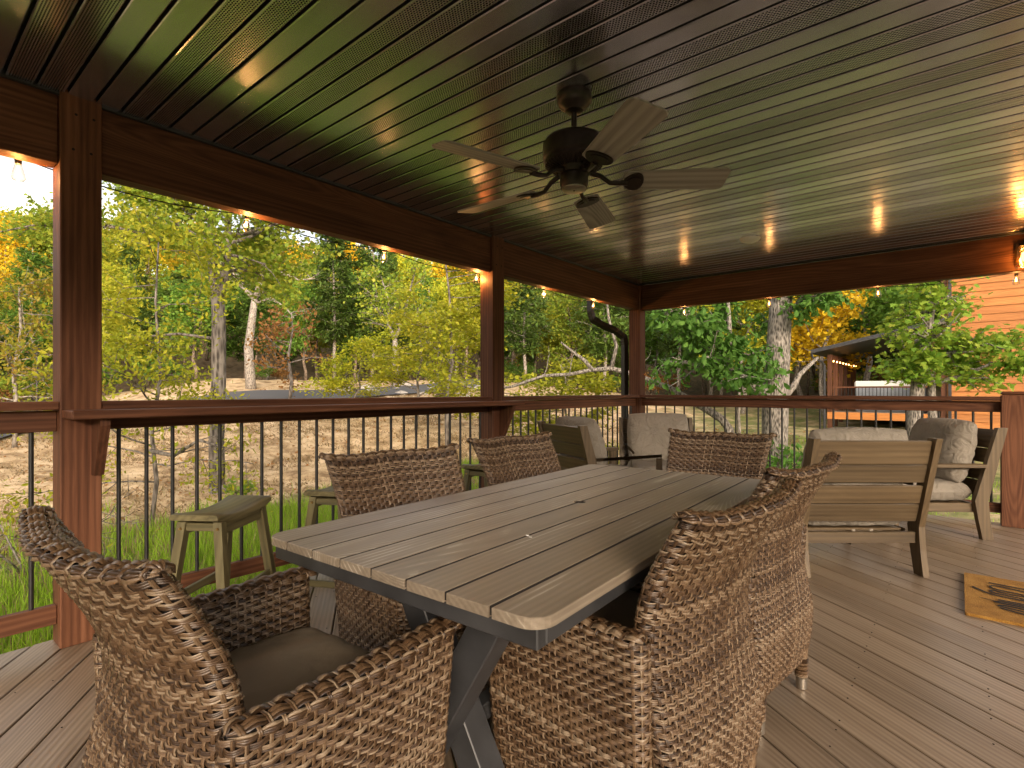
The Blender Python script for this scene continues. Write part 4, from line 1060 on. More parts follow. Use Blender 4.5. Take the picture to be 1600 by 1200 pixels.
class Tree:
    def __init__(s, seed): s.r = random.Random(seed); s.segs = []; s.tips = []; s.g = np.random.default_rng(seed)
    def limb(s, path, r0, r1): s.segs.append(([Vector(p) for p in path], [r0+(r1-r0)*i/(len(path)-1) for i in range(len(path))]))
    def grow(s, p, d, L_, r, depth, kids=4, ratio=.6, up=.12, wob=.25, ang=(35, 70), start=.3, leafy=True, flat=1.):
        rd = s.r; n = max(3, int(L_/.28)); n = min(n, 9); path = [p.copy()]; rad = [r]; d = d.normalized(); q = p.copy()
        for i in range(n):
            d = (d+Vector((rd.gauss(0, wob), rd.gauss(0, wob), rd.gauss(0, wob)*flat+up))*.35).normalized()
            q = q+d*(L_/n); path.append(q.copy()); rad.append(r*(1-.62*(i+1)/n))
        s.segs.append((path, rad))
        if depth == 0:
            if leafy: s.tips += [path[i] for i in range(max(1, n//3), n+1)]
            return
        for c in range(kids):
            t = start+(1-start)*(c+rd.random())/kids; i = min(n-1, int(t*n)); base = path[i].lerp(path[i+1], t*n-i)
            dd = (path[i+1]-path[i]).normalized(); ax = dd.orthogonal().normalized(); ax.rotate(Matrix.Rotation(rd.uniform(0, 6.283), 3, dd))
            nd = dd.copy(); nd.rotate(Matrix.Rotation(R(rd.uniform(*ang)), 3, ax)); nd.z *= flat
            s.grow(base, nd, L_*ratio*rd.uniform(.7, 1.25)*(1.15-.45*t), max(.006, rad[i]*.6), depth-1, kids, ratio, up, wob, ang, start, leafy, flat)
    def along(s, path, radii, n, L_, depth, t0=.35, updir=.4, **k):
        rd = s.r; path = [Vector(p) for p in path]; s.segs.append((path, radii))
        for c in range(n):
            t = t0+(1-t0)*(c+.6*rd.random())/n; f = t*(len(path)-1); i = min(len(path)-2, int(f)); b_ = path[i].lerp(path[i+1], f-i); r_ = radii[i]*.5
            a = rd.uniform(0, 6.283)+c*2.4; d = Vector((math.cos(a), math.sin(a), updir+rd.gauss(0, .2)))
            s.grow(b_, d, L_*rd.uniform(.7, 1.2)*(1.15-.5*t), r_, depth, **k)
    def wood(s, nside=6, minr=0.):
        mb = MB()
        for p, r_ in s.segs:
            if max(r_) > minr: mb.tube(p, r_, nside if r_[0] > .03 else (4 if r_[0] > .012 else 3))
        me = bpy.data.meshes.new('trunk'); me.from_pydata(mb.v, [], mb.f); me.update(); me.shade_smooth(); return me
    def leaves(s, per, spread, size, shape, tilt=.7, droop=0., seed=0, zsq=.6):
        T = np.array([tuple(t) for t in s.tips]); g = s.g
        A = np.repeat(T, per, 0); A = A+g.normal(0, spread, A.shape)*np.array([1, 1, zsq])
        return leaf_mesh('crown', A, size, shape, tilt, droop, seed)
def place_tree(name, label, cat, loc, tw, lv, bark, leafm, group=None, rz=0., sc=1.):
    t = thing(name, label, cat, loc, rz, group); t.scale = (sc, sc, sc)
    for me, nm, m in ((tw, 'trunk', bark), (lv, 'crown', leafm)):
        if me is None: continue
        o = bpy.data.objects.new(nm, me); COL.objects.link(o); o.parent = t
        if not me.materials: me.materials.append(None)
        o.material_slots[0].link = 'OBJECT'; o.material_slots[0].material = M[m] if isinstance(m, str) else m
    return t
def UD(u, d, z): p = RT*u+FW*d; return Vector((p.x, p.y, z))
def at(D, px): p = W(D, (px-800)/840*D); p.z = tz(p)-.03; return p

# ---- forest prototypes
PRO = {'dec': [], 'ced': [], 'bush': []}
for k in range(4):
    T = Tree(100+k); H = (8.5, 9.5, 7.5, 8.8)[k]; x = y = 0; path = []; rad = []
    for i in range(9):
        path.append((x, y, H*.8*i/8)); rad.append(.15*(1-.75*i/8)); x += T.r.gauss(0, .13); y += T.r.gauss(0, .13)
    T.along(path, rad, 15, 2.4, 1, t0=.33, updir=.55, kids=5, ratio=.62, up=.22, wob=.35, start=.25)
    PRO['dec'].append((T.wood(5), T.leaves(20, .36, .24, 'quad', seed=k)))
for k in range(3):
    T = Tree(200+k); H = (9.5, 8.2, 10.5)[k]; path = [(T.r.gauss(0, .05), T.r.gauss(0, .05), H*i/7) for i in range(8)]; rad = [.12*(1-.85*i/7) for i in range(8)]
    T.segs.append(([Vector(p) for p in path], rad)); n = 46
    for c in range(n):
        t = .26+.72*c/n; z = H*t; a = c*2.4+T.r.random(); ll = (1.75*(1-t)**.75+.35)*T.r.uniform(.7, 1.15)*min(1, (t-.2)*5)
        T.grow(Vector((0, 0, z)), Vector((math.cos(a), math.sin(a), .25)), ll, .025, 1, kids=5, ratio=.5, up=-.02, wob=.2, ang=(30, 60), start=.3)
    PRO['ced'].append((T.wood(4), T.leaves(9, .17, .32, 'spray', tilt=.5, droop=.25, seed=k+9)))
for k in range(2):
    T = Tree(300+k)
    for c in range(9):
        a = c*.7; T.grow(Vector((.1*math.cos(a), .1*math.sin(a), 0)), Vector((math.cos(a)*.6, math.sin(a)*.6, 1)), 1.3, .02, 1, kids=5, ratio=.5, up=.1)
    PRO['bush'].append((T.wood(3), T.leaves(8, .14, .14, 'quad', seed=k+30)))
KL = {('dec', 'leaf_green'): 'green broadleaf tree in the wood on the hillside', ('dec', 'leaf_mix'): 'olive-green broadleaf tree turning yellow in the hillside wood',
      ('dec', 'leaf_yel'): 'yellow tree in the hillside wood, its gold partly painted sunlight', ('dec', 'leaf_org'): 'rusty orange tree in the hillside wood', ('dec', 'leaf_yg'): 'lime-yellow broadleaf tree in the hillside wood',
      ('ced', 'leaf_dark'): 'dark green cedar in the hillside wood', ('ced', 'leaf_green'): 'mid-green cedar in the hillside wood'}
frnd = random.Random(5)
rows = [(35.5, 3.6), (38, 3.3), (40.5, 3.6), (44.5, 3.9), (49, 4.2), (54.5, 4.6), (61, 5.), (69, 5.4), (78, 6.), (88, 6.5), (99, 7.)]
cnt = 0
for ri, (r0, spc) in enumerate(rows):
    psi = -12.+frnd.random()*2
    while psi < 93:
        rr_ = r0+frnd.uniform(-1.4, 1.4); x = 1-rr_*math.sin(R(psi)); y = 3.5+rr_*math.cos(R(psi)); psi += math.degrees(spc/r0)*frnd.uniform(.75, 1.25)
        if -4 < x < 15 and 20 < y < 37: continue
        q = frnd.random(); right = psi < 24; far = psi > 77
        if ri < 4: kd = ('ced', 'leaf_dark') if q < .34 else ('ced', 'leaf_green') if q < .52 else ('dec', 'leaf_green') if q < .72 else ('dec', 'leaf_mix') if q < .88 else ('dec', 'leaf_yg') if q < .975 else ('dec', 'leaf_org')
        elif ri < 6: kd = ('dec', 'leaf_green') if q < .30 else ('dec', 'leaf_mix') if q < .62 else ('dec', 'leaf_yg') if q < .74 else ('ced', 'leaf_dark') if q < .84 else ('dec', 'leaf_org') if q < .91 else ('dec', 'leaf_yel')
        else: kd = ('dec', 'leaf_yel') if q < .42 else ('dec', 'leaf_yg') if q < .68 else ('dec', 'leaf_mix') if q < .96 else ('dec', 'leaf_org')  # ridge rows yellower, golden sun on the treetops put into leaf colour
        if right and q > .55 and ri > 1: kd = ('dec', 'leaf_yel')
        tw, lv = frnd.choice(PRO[kd[0]]); z = float(terrain(x, y))-.05
        sc = frnd.uniform(.85, 1.25)*(.80 if ri < 5 else 1.)*(.85 if kd[0] == 'ced' else 1.)
        place_tree('cedar_tree' if kd[0] == 'ced' else 'broadleaf_tree', KL[kd], 'tree', (x, y, z), tw, lv, 'barkbrown' if frnd.random() < .6 else 'barkpale', kd[1], 'hillside wood: '+KL[kd], frnd.uniform(0, 6.28), sc); cnt += 1
for k in range(34):
    psi = frnd.uniform(-5, 90); rr_ = frnd.uniform(33.5, 37.5); x = 1-rr_*math.sin(R(psi)); y = 3.5+rr_*math.cos(R(psi))
    if -4 < x < 15 and 20 < y < 37: continue
    tw, lv = frnd.choice(PRO['bush']); lm = frnd.choice(['leaf_green', 'leaf_green', 'leaf_green', 'leaf_mix', 'leaf_mix', 'leaf_org'])
    lab = {'leaf_green': 'low green bush at the edge of the wood', 'leaf_mix': 'low olive bush at the edge of the wood', 'leaf_org': 'low rusty bush at the edge of the wood'}[lm]
    place_tree('bush', lab, 'bush', (x, y, float(terrain(x, y))), tw, lv, 'barkbrown', lm, lab, frnd.uniform(0, 6), frnd.uniform(.6, 1.3))

# ---- individual trees
# forked grey tree beyond the ledge
b0 = at(11., 340); T = Tree(41); gz = b0.z
P0 = [UD(0, 0, 0), UD(-.02, 0, 1.2), UD(.0, .05, 2.4), UD(.03, 0, 3.6), UD(.0, 0, 4.05)]
T.limb([UD(.06, 0, -.15), UD(0, 0, .2)], .22, .16); T.limb(P0, .155, .125)
T.along([UD(.0, 0, 3.95), UD(-.14, .1, 4.4), UD(-.22, .1, 5.2), UD(-.2, .2, 6.2), UD(-.3, .3, 7.6)], [.085, .08, .065, .05, .03], 11, 1.8, 2, t0=.28, updir=.25, kids=4, ratio=.6, up=.05, wob=.3)
T.along([UD(.02, 0, 3.95), UD(.22, -.1, 4.5), UD(.26, -.1, 5.3), UD(.32, -.1, 6.4), UD(.3, 0, 7.8)], [.09, .085, .07, .05, .03], 11, 1.8, 2, t0=.28, updir=.2, kids=4, ratio=.6, up=.05, wob=.3)
T.along([UD(-.2, .1, 5.0), UD(-1.2, .1, 5.3), UD(-2.4, 0, 5.55), UD(-3.6, -.1, 5.5), UD(-4.4, -.1, 5.35)], [.05, .04, .03, .022, .014], 9, .9, 1, t0=.25, updir=.1, kids=4, ratio=.6, up=.0, wob=.3)
T.along([UD(-.03, 0, 3.2), UD(-.8, .0, 3.3), UD(-1.6, .1, 3.25), UD(-2.4, .1, 3.05)], [.035, .028, .02, .01], 5, .8, 1, t0=.4, updir=.0, kids=3, ratio=.6, up=-.02, wob=.35)
place_tree('forked_tree', 'grey-barked forked tree with green leaves beyond the dark post and ledge', 'tree', b0, T.wood(9), T.leaves(17, .17, .10, 'maple', seed=2), 'bark', 'leaf_mix')
# yellow-green sapling, low twisted branches
b0 = at(8.6, 235); T = Tree(43)
T.along([UD(0, 0, -.1), UD(.1, 0, .7), UD(-.05, .1, 1.5), UD(.1, .1, 2.4), UD(-.05, .2, 3.6), UD(0, .2, 4.6)], [.036, .034, .032, .028, .02, .010], 17, 1.5, 1, t0=.2, updir=.15, kids=5, ratio=.6, up=.0, wob=.4)
T.along([UD(0, 0, 1.2), UD(.5, -.2, 1.15), UD(.95, -.3, 1.4), UD(1.4, -.4, 1.3)], [.035, .03, .022, .012], 4, .6, 1, t0=.3, updir=0, kids=3, ratio=.6, up=0, wob=.4, leafy=False)
place_tree('sapling', 'yellow-green sapling with low bare twigs beside the dark post', 'tree', b0, T.wood(6), T.leaves(22, .17, .085, 'oval', seed=4), 'bark', 'leaf_yg')
# yellow and orange sapling past the left post
b0 = at(14.5, 22); T = Tree(44)
T.along([UD(0, 0, -.1), UD(.08, 0, 1.), UD(-.1, .1, 2.), UD(.1, .1, 3.2), UD(-.05, .2, 4.4)], [.06, .055, .05, .04, .02], 17, 1.9, 1, t0=.25, updir=.2, kids=5, ratio=.6, up=.02, wob=.4)
place_tree('sapling', 'thin sapling with yellow and orange leaves left of the dark post', 'tree', b0, T.wood(6), T.leaves(14, .18, .12, 'oval', seed=5), 'barkpale', leafmat('leaf_turning', [(.12, .17, .015), (.30, .28, .03), (.42, .20, .05)]))
# bare twiggy shrub at the lower left
b0 = at(6.2, 40); T = Tree(57)
for c in range(6):
    a = c*1.05; T.grow(Vector((0, 0, 0)), Vector((math.cos(a), math.sin(a), .7)), 1.1, .014, 2, kids=3, ratio=.6, up=.0, wob=.5, leafy=c % 3 == 0)
place_tree('bare_shrub', 'bare twiggy shrub with few yellow leaves on the bank left of the dark post', 'shrub', b0, T.wood(4), T.leaves(2, .05, .06, 'oval', seed=12), 'bark', 'leaf_yg')
# pale dead tree
b0 = at(29., 390); T = Tree(45)
T.limb([UD(.1, 0, -.2), UD(.05, 0, .5), UD(-.05, 0, 2.2), UD(.1, 0, 3.4), UD(.28, 0, 4.8)], .30, .17)
for (pth, r0) in (([UD(.28, 0, 4.8), UD(-.3, 0, 5.4), UD(-.8, .2, 5.8), UD(-1.1, .2, 6.6)], .12), ([UD(.28, 0, 4.8), UD(.6, 0, 5.8), UD(.9, 0, 6.7), UD(1.3, .1, 7.6)], .16), ([UD(.7, 0, 6.2), UD(1.6, 0, 6.3), UD(2.6, .2, 5.9), UD(3.4, .3, 6.0)], .08), ([UD(.3, 0, 4.6), UD(1.2, 0, 4.9), UD(2., 0, 4.3), UD(2.4, 0, 3.8)], .06)):
    T.along(pth, [r0*(1-.6*i/3) for i in range(4)], 7, 1.6, 2, t0=.25, updir=.3, kids=3, ratio=.55, up=.03, wob=.45, leafy=False)
place_tree('dead_tree', 'pale leafless dead tree with forked bare limbs by the lane', 'tree', b0, T.wood(7), None, 'barkpale', None)
# rusty small tree by the lane
b0 = at(24., 452); T = Tree(46)
T.along([UD(0, 0, -.1), UD(.1, 0, 1.1), UD(-.05, 0, 2.2), UD(.15, 0, 3.4), UD(.1, 0, 4.2)], [.09, .08, .06, .04, .02], 13, 1.7, 1, t0=.3, updir=.15, kids=5, ratio=.6, up=.0, wob=.4)
place_tree('rusty_tree', 'small rusty-leaved tree standing in front of the lane', 'tree', b0, T.wood(6), T.leaves(5, .18, .16, 'quad', seed=6), 'bark', 'leaf_org')
# yellow-green layered trees left of the reddish post
for (D, px, sd, H, lab) in ((15.5, 702, 47, 6.6, 'tall yellow-green tree with layered branches left of the reddish post'), (19., 652, 48, 4.4, 'smaller yellow-green tree in front of the wood, left of the reddish post'), (14.5, 880, 49, 2.9, 'low lime-green sapling between the reddish post and corner post'), (21., 560, 50, 3.2, 'low yellow-green tree beside the lane')):
    b0 = at(D, px); T = Tree(sd)
    path = [UD(T.r.gauss(0, .08), T.r.gauss(0, .1), H*i/7-.1) for i in range(8)]
    T.along(path, [.075*(H/6)**.5*(1-.8*i/7) for i in range(8)], int(8+H*2.2), 1.15+.12*H, 1, t0=.22, updir=.12, kids=5, ratio=.6, up=.0, wob=.35, flat=.55)
    place_tree('layered_tree', lab, 'tree', b0, T.wood(6), T.leaves(22, .20, .12, 'quad', tilt=.45, seed=sd, zsq=.35), 'bark', 'leaf_yg')
# pale trunks at the edge of the wood (cedars with high crowns)
for (D, px) in ((34.5, 522), (35., 583), (34., 1112), (33.5, 1128), (35.5, 1060), (36., 945), (35., 820)):
    b0 = at(D, px); tw, lv = frnd.choice(PRO['ced'])
    place_tree('pale_trunk_cedar', 'tall cedar with a slim pale trunk at the front edge of the wood', 'tree', b0, tw, lv, 'barkpale', 'leaf_dark', 'pale cedars at the edge of the wood', frnd.uniform(0, 6), frnd.uniform(1., 1.25))
b0 = at(31., 617); T = Tree(51)
T.limb([UD(0, 0, -.2), UD(.05, 0, 1.4), UD(.0, 0, 2.9)], .22, .15)
for pth in ([UD(0, 0, 2.9), UD(-.4, 0, 3.8), UD(-.35, 0, 5.), UD(-.8, 0, 6.5)], [UD(0, 0, 2.9), UD(.5, 0, 4.), UD(.8, 0, 5.4), UD(1.2, 0, 7.)]):
    T.along(pth, [.12, .09, .07, .04], 10, 2., 1, t0=.2, updir=.3, kids=5, ratio=.6, up=.1)
place_tree('pale_forked_tree', 'pale forked tree with olive crown at the foot of the wood', 'tree', b0, T.wood(6), T.leaves(7, .25, .2, 'quad', seed=8), 'barkpale', 'leaf_mix')
# bent lichen-covered limb arching between corner post and oak
T = Tree(52); b0 = at(11.5, 1142)
arc_ = [(1142, 700), (1140, 672), (1128, 655), (1105, 640), (1078, 625), (1045, 606), (1015, 595), (985, 583), (955, 576), (925, 578), (890, 585), (850, 587), (800, 604), (770, 608)]
apts = []
for i, (px, py) in enumerate(arc_):
    D = 11.5+.06*i; U = (px-800)/840*D; p_ = W(D, U, 1.15+(611-py)/840*D); apts.append(p_-Vector((b0.x, b0.y, b0.z)))
apts = [Vector((apts[0].x, apts[0].y, -.1))]+apts
T.limb(apts, .105, .025); br = apts[10]
T.limb([br, br+UD(-.15, 0, .2), br+UD(-.45, 0, .42), br+UD(-.7, 0, .62)], .055, .02)
T.limb([apts[9], apts[9]+UD(.12, 0, .5), apts[9]+UD(-.05, 0, 1.1), apts[9]+UD(-.1, .2, 1.8)], .05, .02)
for q in (4, 6, 8, 11, 12): T.grow(apts[q], Vector((T.r.gauss(0, .5), T.r.gauss(0, .5), .6)), .7, .014, 1, kids=3, ratio=.6, wob=.5, leafy=False)
place_tree('bent_dead_limb', 'arching lichen-grey bare limb between corner post and big oak', 'tree', b0, T.wood(9), None, 'barkoak', None)
# big oak
b0 = at(11., 1212); T = Tree(53)
trunk = [UD(-.05, 0, -.3), UD(-.03, 0, .3), UD(-.02, 0, 1.1), UD(-.01, 0, 2.0), UD(.05, 0, 3.0), UD(.12, 0, 4.2), UD(.2, 0, 5.6), UD(.3, 0, 7.)]
T.segs.append((trunk, [.33, .27, .245, .25, .225, .205, .18, .14]))
T.limb([UD(-.1, 0, 2.05), UD(-.4, -.1, 2.2), UD(-.75, -.15, 2.42), UD(-1.05, -.2, 2.5)], .15, .11)
T.limb([UD(.1, 0, 1.95), UD(.42, .1, 2.25), UD(.55, .1, 2.5), UD(.95, .15, 2.85)], .08, .03)
T.along([UD(-1.05, -.2, 2.5), UD(-1.4, -.2, 2.9), UD(-1.7, -.1, 3.4), UD(-1.85, 0, 4.2)], [.10, .07, .05, .03], 13, .85, 1, t0=.05, updir=.1, kids=5, ratio=.65, up=-.05, wob=.3)
T.along([UD(-1.05, -.2, 2.5), UD(-1.1, -.4, 2.9), UD(-1.15, -.5, 3.5), UD(-1.2, -.5, 4.3)], [.06, .05, .04, .02], 8, .55, 1, t0=.05, updir=.0, kids=5, ratio=.65, up=-.05, wob=.3)
T.along([UD(.1, 0, 3.6), UD(.3, -.25, 3.9), UD(.5, -.4, 4.3)], [.05, .04, .02], 6, .6, 1, t0=.1, updir=.1, kids=4, ratio=.6, up=0., wob=.3)
T.along([UD(.3, 0, 6.), UD(.1, -.3, 7.), UD(.3, 0, 8.5)], [.13, .1, .05], 14, 2.2, 1, t0=.05, updir=.25, kids=6, ratio=.6, up=0., wob=.3)
place_tree('oak_tree', 'big rough-barked oak with stout low limb and drooping green leaves', 'tree', b0, T.wood(14), T.leaves(9, .12, .165, 'oval', droop=.7, tilt=.5, seed=10), 'barkoak', 'leaf_oak')
T = Tree(54); b1 = at(10.2, 1222)
for c in range(7):
    a = c*.9; T.grow(Vector((0, 0, .2)), Vector((math.cos(a)*.7, math.sin(a)*.7, 1.)), .95, .018, 1, kids=4, ratio=.5, up=.0)
place_tree('oak_sprout', 'leafy green sprout growing at the foot of the big oak', 'shrub', b1, T.wood(4), T.leaves(5, .08, .15, 'oval', droop=.4, seed=11), 'barkbrown', 'leaf_oak')
T = Tree(58); b1 = at(13., 1155); T.limb([UD(0, 0, -.1), UD(.02, 0, .8), UD(-.02, 0, 1.6), UD(.06, 0, 3.0)], .055, .03)
place_tree('birch_sapling', 'slim white-barked trunk beside the big oak', 'tree', b1, T.wood(7), None, 'barkpale', None)
# maple in front of the neighbouring cabin
b0 = at(12.5, 1448); T = Tree(55)
T.limb([UD(-.30, 0, -.3), UD(-.28, 0, 1.4), UD(-.2, 0, 2.4), UD(-.05, 0, 3.2)], .17, .12)
T.limb([UD(.12, 0, -.3), UD(.14, 0, 1.4), UD(.1, 0, 2.6)], .12, .07)
T.along([UD(-.05, 0, 2.6), UD(.05, .1, 3.4), UD(.25, .1, 4.4), UD(.2, .2, 5.6)], [.12, .1, .07, .03], 15, .95, 1, t0=.12, updir=.05, kids=5, ratio=.62, up=.0, wob=.3, flat=.7)
T.along([UD(.1, 0, 2.3), UD(.7, -.2, 2.5), UD(1.3, -.3, 2.8), UD(1.8, -.3, 2.6)], [.06, .05, .03, .015], 12, .66, 1, t0=.1, updir=.05, kids=5, ratio=.62, up=.0, wob=.3, flat=.7)
T.along([UD(.1, 0, 2.8), UD(.6, -.2, 3.2), UD(1.1, -.3, 3.3), UD(1.5, -.3, 3.1)], [.05, .04, .03, .015], 9, .6, 1, t0=.15, updir=.05, kids=5, ratio=.62, up=.0, wob=.3, flat=.7)
T.along([UD(-.1, 0, 2.4), UD(-.35, -.2, 2.75), UD(-.5, -.3, 3.0)], [.05, .035, .015], 6, .5, 1, t0=.2, updir=.05, kids=5, ratio=.62, up=.0, wob=.3, flat=.7)
place_tree('maple_tree', 'green maple with broad lobed leaves in front of the orange cabin', 'tree', b0, T.wood(9), T.leaves(8, .13, .155, 'maple', droop=.35, tilt=.5, seed=13), 'barkoak', 'leaf_maple')
# trees standing behind the neighbouring porch
for (D, px, k, lm, lab, sc) in ((30., 1352, 1, 'leaf_green', 'green tree with pale trunk behind the neighbouring porch roof', 1.2), (33., 1390, 0, 'leaf_green', 'leaning green tree behind the neighbouring porch, beside the pale trunk', 1.25), (24., 1290, 3, 'leaf_yel', 'bright yellow tree between big oak and neighbouring porch', .85), (29., 1255, 2, 'leaf_yel', 'golden tree just right of the big oak trunk, farther back', .95), (27., 1160, 0, 'leaf_yg', 'lime-yellow tree behind the big oak limb', .9), (36., 1440, 2, 'leaf_mix', 'olive tree behind the neighbouring cabin corner', 1.3)):
    b0 = at(D, px); tw, lv = PRO['dec'][k]; place_tree('broadleaf_tree', lab, 'tree', b0, tw, lv, 'barkpale', lm, None, k*1.3, sc)
# leafy shrub at the forked tree's foot
T = Tree(59); b0 = at(10.6, 372)
for c in range(6): a = c*1.05; T.grow(Vector((0, 0, 0)), Vector((math.cos(a)*.7, math.sin(a)*.7, .8)), .38, .01, 1, kids=4, ratio=.5)
place_tree('leafy_shrub', 'small leafy green shrub at the foot of the forked grey tree', 'shrub', b0, T.wood(3), T.leaves(3, .04, .085, 'maple', seed=14), 'bark', 'leaf_maple')

# ================================================================== NEIGHBOURING CABIN
NX, NY, NF = -.84, 24.07, .35
nb = thing('neighbour_cabin', 'orange lap-sided cabin with dark-roofed porch behind the maple', 'cabin', (NX, NY, 0))
sbr = random.Random(8)
for k in range(31):
    xs_ = [0.]; 
    while xs_[-1] < 9.5: xs_.append(min(9.5, xs_[-1]+sbr.uniform(1.6, 4.2)))
    for a_, b_ in zip(xs_[:-1], xs_[1:]):
        b_ -= .004; h_ = .268
        o = MB().add([(a_, -.012, 0), (b_, -.012, 0), (b_, .022, h_), (a_, .022, h_), (a_, .034, 0), (b_, .034, 0), (b_, .034, h_), (a_, .034, h_)], [(0, 1, 2, 3), (0, 4, 5, 1), (3, 2, 6, 7), (0, 3, 7, 4), (1, 5, 6, 2)]).build('siding_board', 'siding', nb)
        o.location = (3.56, -.036, -1.2+k*.260)
MB().box((3.57, 0, -1.2), (13.05, 9., 6.86)).build('wall_core', 'siding', nb)
MB().box((3.40, -.05, -.9), (3.555, .09, 6.8)).build('corner_board', 'cedar_z', nb)
MB().box((3.60, -.13, -.9), (3.69, -.045, 6.8)).build('downpipe', 'char', nb)
for k in range(6):
    MB().box((-.075, .0+k*1.25, -1.1), (.075, .15+k*1.25, 2.58)).build('porch_post', 'cedar_z', nb)
MB().box((3.1, .0, -1.1), (3.25, .15, 3.2)).build('porch_post', 'cedar_z', nb)
MB().box((-.05, .16, 2.38), (.05, 6.6, 2.58)).build('porch_beam', 'cedar_y', nb)
MB().box((-.08, -.02, .06), (3.38, .03, NF-.02)).build('rim_board', 'siding', nb)
for k in range(12): MB().box((-.06, .04+k*.55, NF-.03), (3.38, .58+k*.55, NF)).build('floor_board', 'deck', nb)
MB().box((.08, .03, 1.27), (3.09, .12, 1.325)).build('porch_rail', 'cedar_x', nb); MB().box((.08, .05, .44), (3.09, .10, .50)).build('porch_rail', 'cedar_x', nb)
bm_ = MB().lathe([(.011, .49), (.011, 1.28)], 6).me('baluster'); bm_.materials.append(M['black'])
for k in range(26):
    o = bpy.data.objects.new('baluster', bm_); COL.objects.link(o); o.parent = nb; o.location = (.16+k*.113, .075, 0)
rf = MB()
zr = lambda x: 2.62+.22*(x+.5)
rf.add([(-.55, -.6, zr(-.55)), (3.9, -.6, zr(3.9)), (3.9, 7.2, zr(3.9)), (-.55, 7.2, zr(-.55)), (-.55, -.6, zr(-.55)+.14), (3.9, -.6, zr(3.9)+.14), (3.9, 7.2, zr(3.9)+.14), (-.55, 7.2, zr(-.55)+.14)], [(0, 3, 2, 1), (4, 5, 6, 7), (0, 1, 5, 4), (1, 2, 6, 5), (2, 3, 7, 6), (3, 0, 4, 7)])
rf.build('porch_roof', 'char', nb)
MB().tube([(-.52, -.5, 2.6), (-.5, -.45, 2.45), (-.25, -.1, 2.3), (-.17, -.02, 2.15), (-.17, -.02, -1.)], .045, 6).build('downpipe', 'char', nb)
# underside glow bulbs
sl = thing('string_lights', 'tiny warm string bulbs along the neighbouring porch beam', 'string lights', (NX, NY, 0))
for k in range(9):
    MB().lathe([(.002, .03), (.022, .015), (.026, -.01), (.012, -.035), (.002, -.04)], 8, Matrix.Translation((.09, .3+k*.75, 2.33))).build('bulb', 'fil', sl)
MB().tube([(.09, .2, 2.365), (.09, 6.5, 2.365)], .006, 5).build('cord', 'black', sl)
ht = thing('hot_tub', 'grey hot tub with white cover on the neighbouring porch', 'hot tub', (NX, NY, NF))
MB().box((.75, .8, 0), (2.95, 3.0, .94), .05).build('tub_shell', 'tubgrey', ht)
for k in range(22): MB().box((.78+k*.1, .785, .05), (.862+k*.1, .80, .90), .004).build('side_slat', 'tubgrey', ht)
MB().box((.72, .77, .945), (2.98, 3.03, 1.19), .05).build('cover', 'white', ht)
nf = thing('ceiling_fan', 'small dark ceiling fan under the neighbouring porch roof', 'ceiling fan', (NX+1.9, NY+1.6, 0))
MB().lathe([(.02, 3.12), (.02, 2.85), (.12, 2.82), (.12, 2.70), (.05, 2.66)], 14).build('motor_housing', 'bronze', nf)
for k in range(5): MB().box((.1, -.06, 2.72), (.62, .06, 2.73), .004, Matrix.Rotation(k*2*math.pi/5, 4, 'Z')).build('blade', 'bronze', nf)

# ================================================================== SMALL OUTDOOR THINGS
b0 = at(22., 58); lp = thing('lamp_post', 'slim black lamp post on the bank left of the dark post', 'lamp post', b0)
h_ = 2.9-b0.z
MB().lathe([(.06, 0), (.06, .1), (.035, .14), (.032, h_-.3)], 10).build('pole', 'black', lp, smooth=40)
MB().lathe([(.04, h_-.3), (.10, h_-.28), (.13, h_-.05), (.05, h_+.02), (.01, h_+.07)], 8).build('lamp_head', 'black', lp)
MB().box((-.28, -.008, h_-.12), (.28, .008, h_-.09)).build('crossbar', 'black', lp)
srnd = random.Random(3)
for k in range(26):
    D = srnd.uniform(27.5, 33); px = srnd.uniform(520, 780); b0 = at(D, px); s_ = srnd.uniform(.12, .4)
    bm = bmesh.new(); bmesh.ops.create_icosphere(bm, subdivisions=2, radius=1)
    for v in bm.verts: v.co *= 1+.35*fnoise(v.co.x*1.3+k, v.co.y*1.3, v.co.z*1.3)
    me = bpy.data.meshes.new('boulder'); bm.to_mesh(me); bm.free()
    o = finish(me, 'boulder', 'stone', smooth=35); o.location = b0+Vector((0, 0, .05)); o.scale = (s_*1.5, s_, s_*.6); o.rotation_euler = (0, 0, srnd.uniform(0, 3)); tag(o, 'pale boulder on the bank above the lane', 'boulder', 'pale boulders on the bank above the lane')
# grass beside the deck
def blades(name, n, pts, hmin, hmax, wid, seed, m, lean=.35):
    g = np.random.default_rng(seed); h = g.uniform(hmin, hmax, n); a = g.uniform(0, 6.283, n); b_ = g.uniform(0, 6.283, n); l_ = np.abs(g.normal(0, lean, n))*h
    w_ = wid*g.uniform(.6, 1.3, n); dx, dy = np.cos(a)*w_, np.sin(a)*w_; lx, ly = np.cos(b_)*l_, np.sin(b_)*l_
    x, y, z = pts; V = np.stack([np.stack([x-dx, y-dy, z], -1), np.stack([x+dx, y+dy, z], -1), np.stack([x+dx*.7+lx*.35, y+dy*.7+ly*.35, z+h*.55], -1), np.stack([x-dx*.7+lx*.35, y-dy*.7+ly*.35, z+h*.55], -1), np.stack([x+lx, y+ly, z+h], -1)], 1)
    o5 = (np.arange(n)*5)[:, None]
    return finish(npmesh(name, V.reshape(-1, 3), [np.array([[0, 1, 2, 3]])+o5, np.array([[3, 2, 4]])+o5]), name, m, kind='stuff')
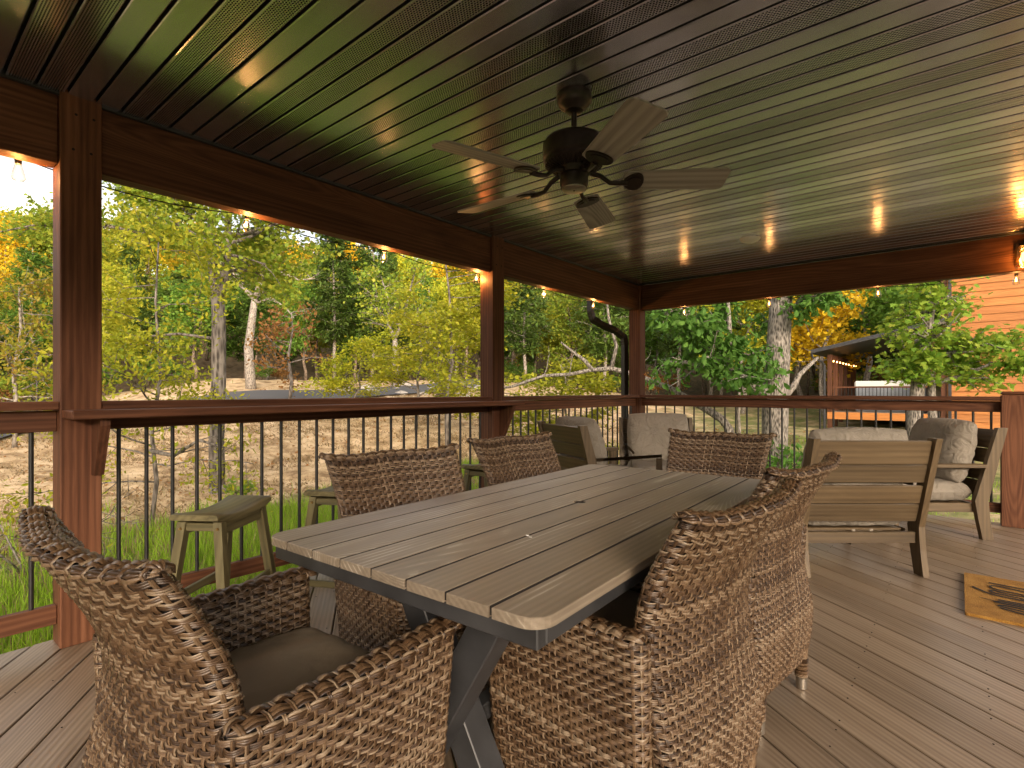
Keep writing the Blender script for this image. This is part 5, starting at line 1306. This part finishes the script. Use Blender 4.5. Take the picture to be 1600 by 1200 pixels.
def scatter(n, x0, x1, y0, y1, seed, keep=None):
    g = np.random.default_rng(seed); x = g.uniform(x0, x1, n); y = g.uniform(y0, y1, n)
    nz = np.array([fnoise(a*.55, b_*.55, 7.)+.5*fnoise(a*1.7, b_*1.7, 2.) for a, b_ in zip(x, y)])
    k = keep(x, y, nz, g); x, y = x[k], y[k]; return x, y, terrain(x, y)-.02
x, y, z = scatter(230000, -11., -.17, -3., 11.5, 21, lambda x, y, nz, g: (nz+.9-.26*np.clip(-x-2.5, 0, 12)-.12*np.clip(y-7, 0, 9)+.28*g.normal(0, 1, len(x)) > .2))
o = blades('lawn_grass', len(x), (x, y, z), .10, .32, .006, 1, 'grass'); o['label'] = 'lush green grass growing below the deck railing'
x, y, z = scatter(60000, -11., -.17, -3., 11.5, 31, lambda x, y, nz, g: (nz+.8-.22*np.clip(-x-2.5, 0, 12)-.10*np.clip(y-7, 0, 9)+.35*g.normal(0, 1, len(x)) > .2))
o = blades('dry_grass', len(x), (x, y, z), .08, .30, .005, 7, 'drygrass', .55); o['label'] = 'dry straw blades mixed through the lawn grass below the railing'
x, y, z = scatter(26000, -26., -1., -5, 24, 33, lambda x, y, nz, g: nz+.4*g.normal(0, 1, len(x)) > .1)
fl = leaf_mesh('fallen_leaves', np.stack([x, y, z+.035], -1), .085, 'quad', tilt=.35, seed=77); o = finish(fl, 'fallen_leaves', 'leaf_org', kind='stuff'); o['label'] = 'fallen brown and orange leaves on the earth bank'
x, y, z = scatter(60000, -6., 12., 6.4, 22, 22, lambda x, y, nz, g: (nz+.25*g.normal(0, 1, len(x)) > .12))
o = blades('lawn_grass', len(x), (x, y, z), .04, .13, .006, 2, 'grass'); o['label'] = 'thin short grass under the big oak'
x, y, z = scatter(120000, -24., -1.2, -6, 22, 23, lambda x, y, nz, g: (-nz+.3*g.normal(0, 1, len(x)) > -.15))
o = blades('dry_litter', len(x), (x, y, z+.0), .03, .11, .016, 3, 'drygrass', 1.8); o['label'] = 'dry straw and leaf litter over the bare earth bank'
print('objects', len(bpy.data.objects), 'tris', sum(sum(p.loop_total-2 for p in m.polygons) if len(m.polygons) < 3000 else len(m.loops)-2*len(m.polygons) for m in bpy.data.meshes), 'trees', cnt)
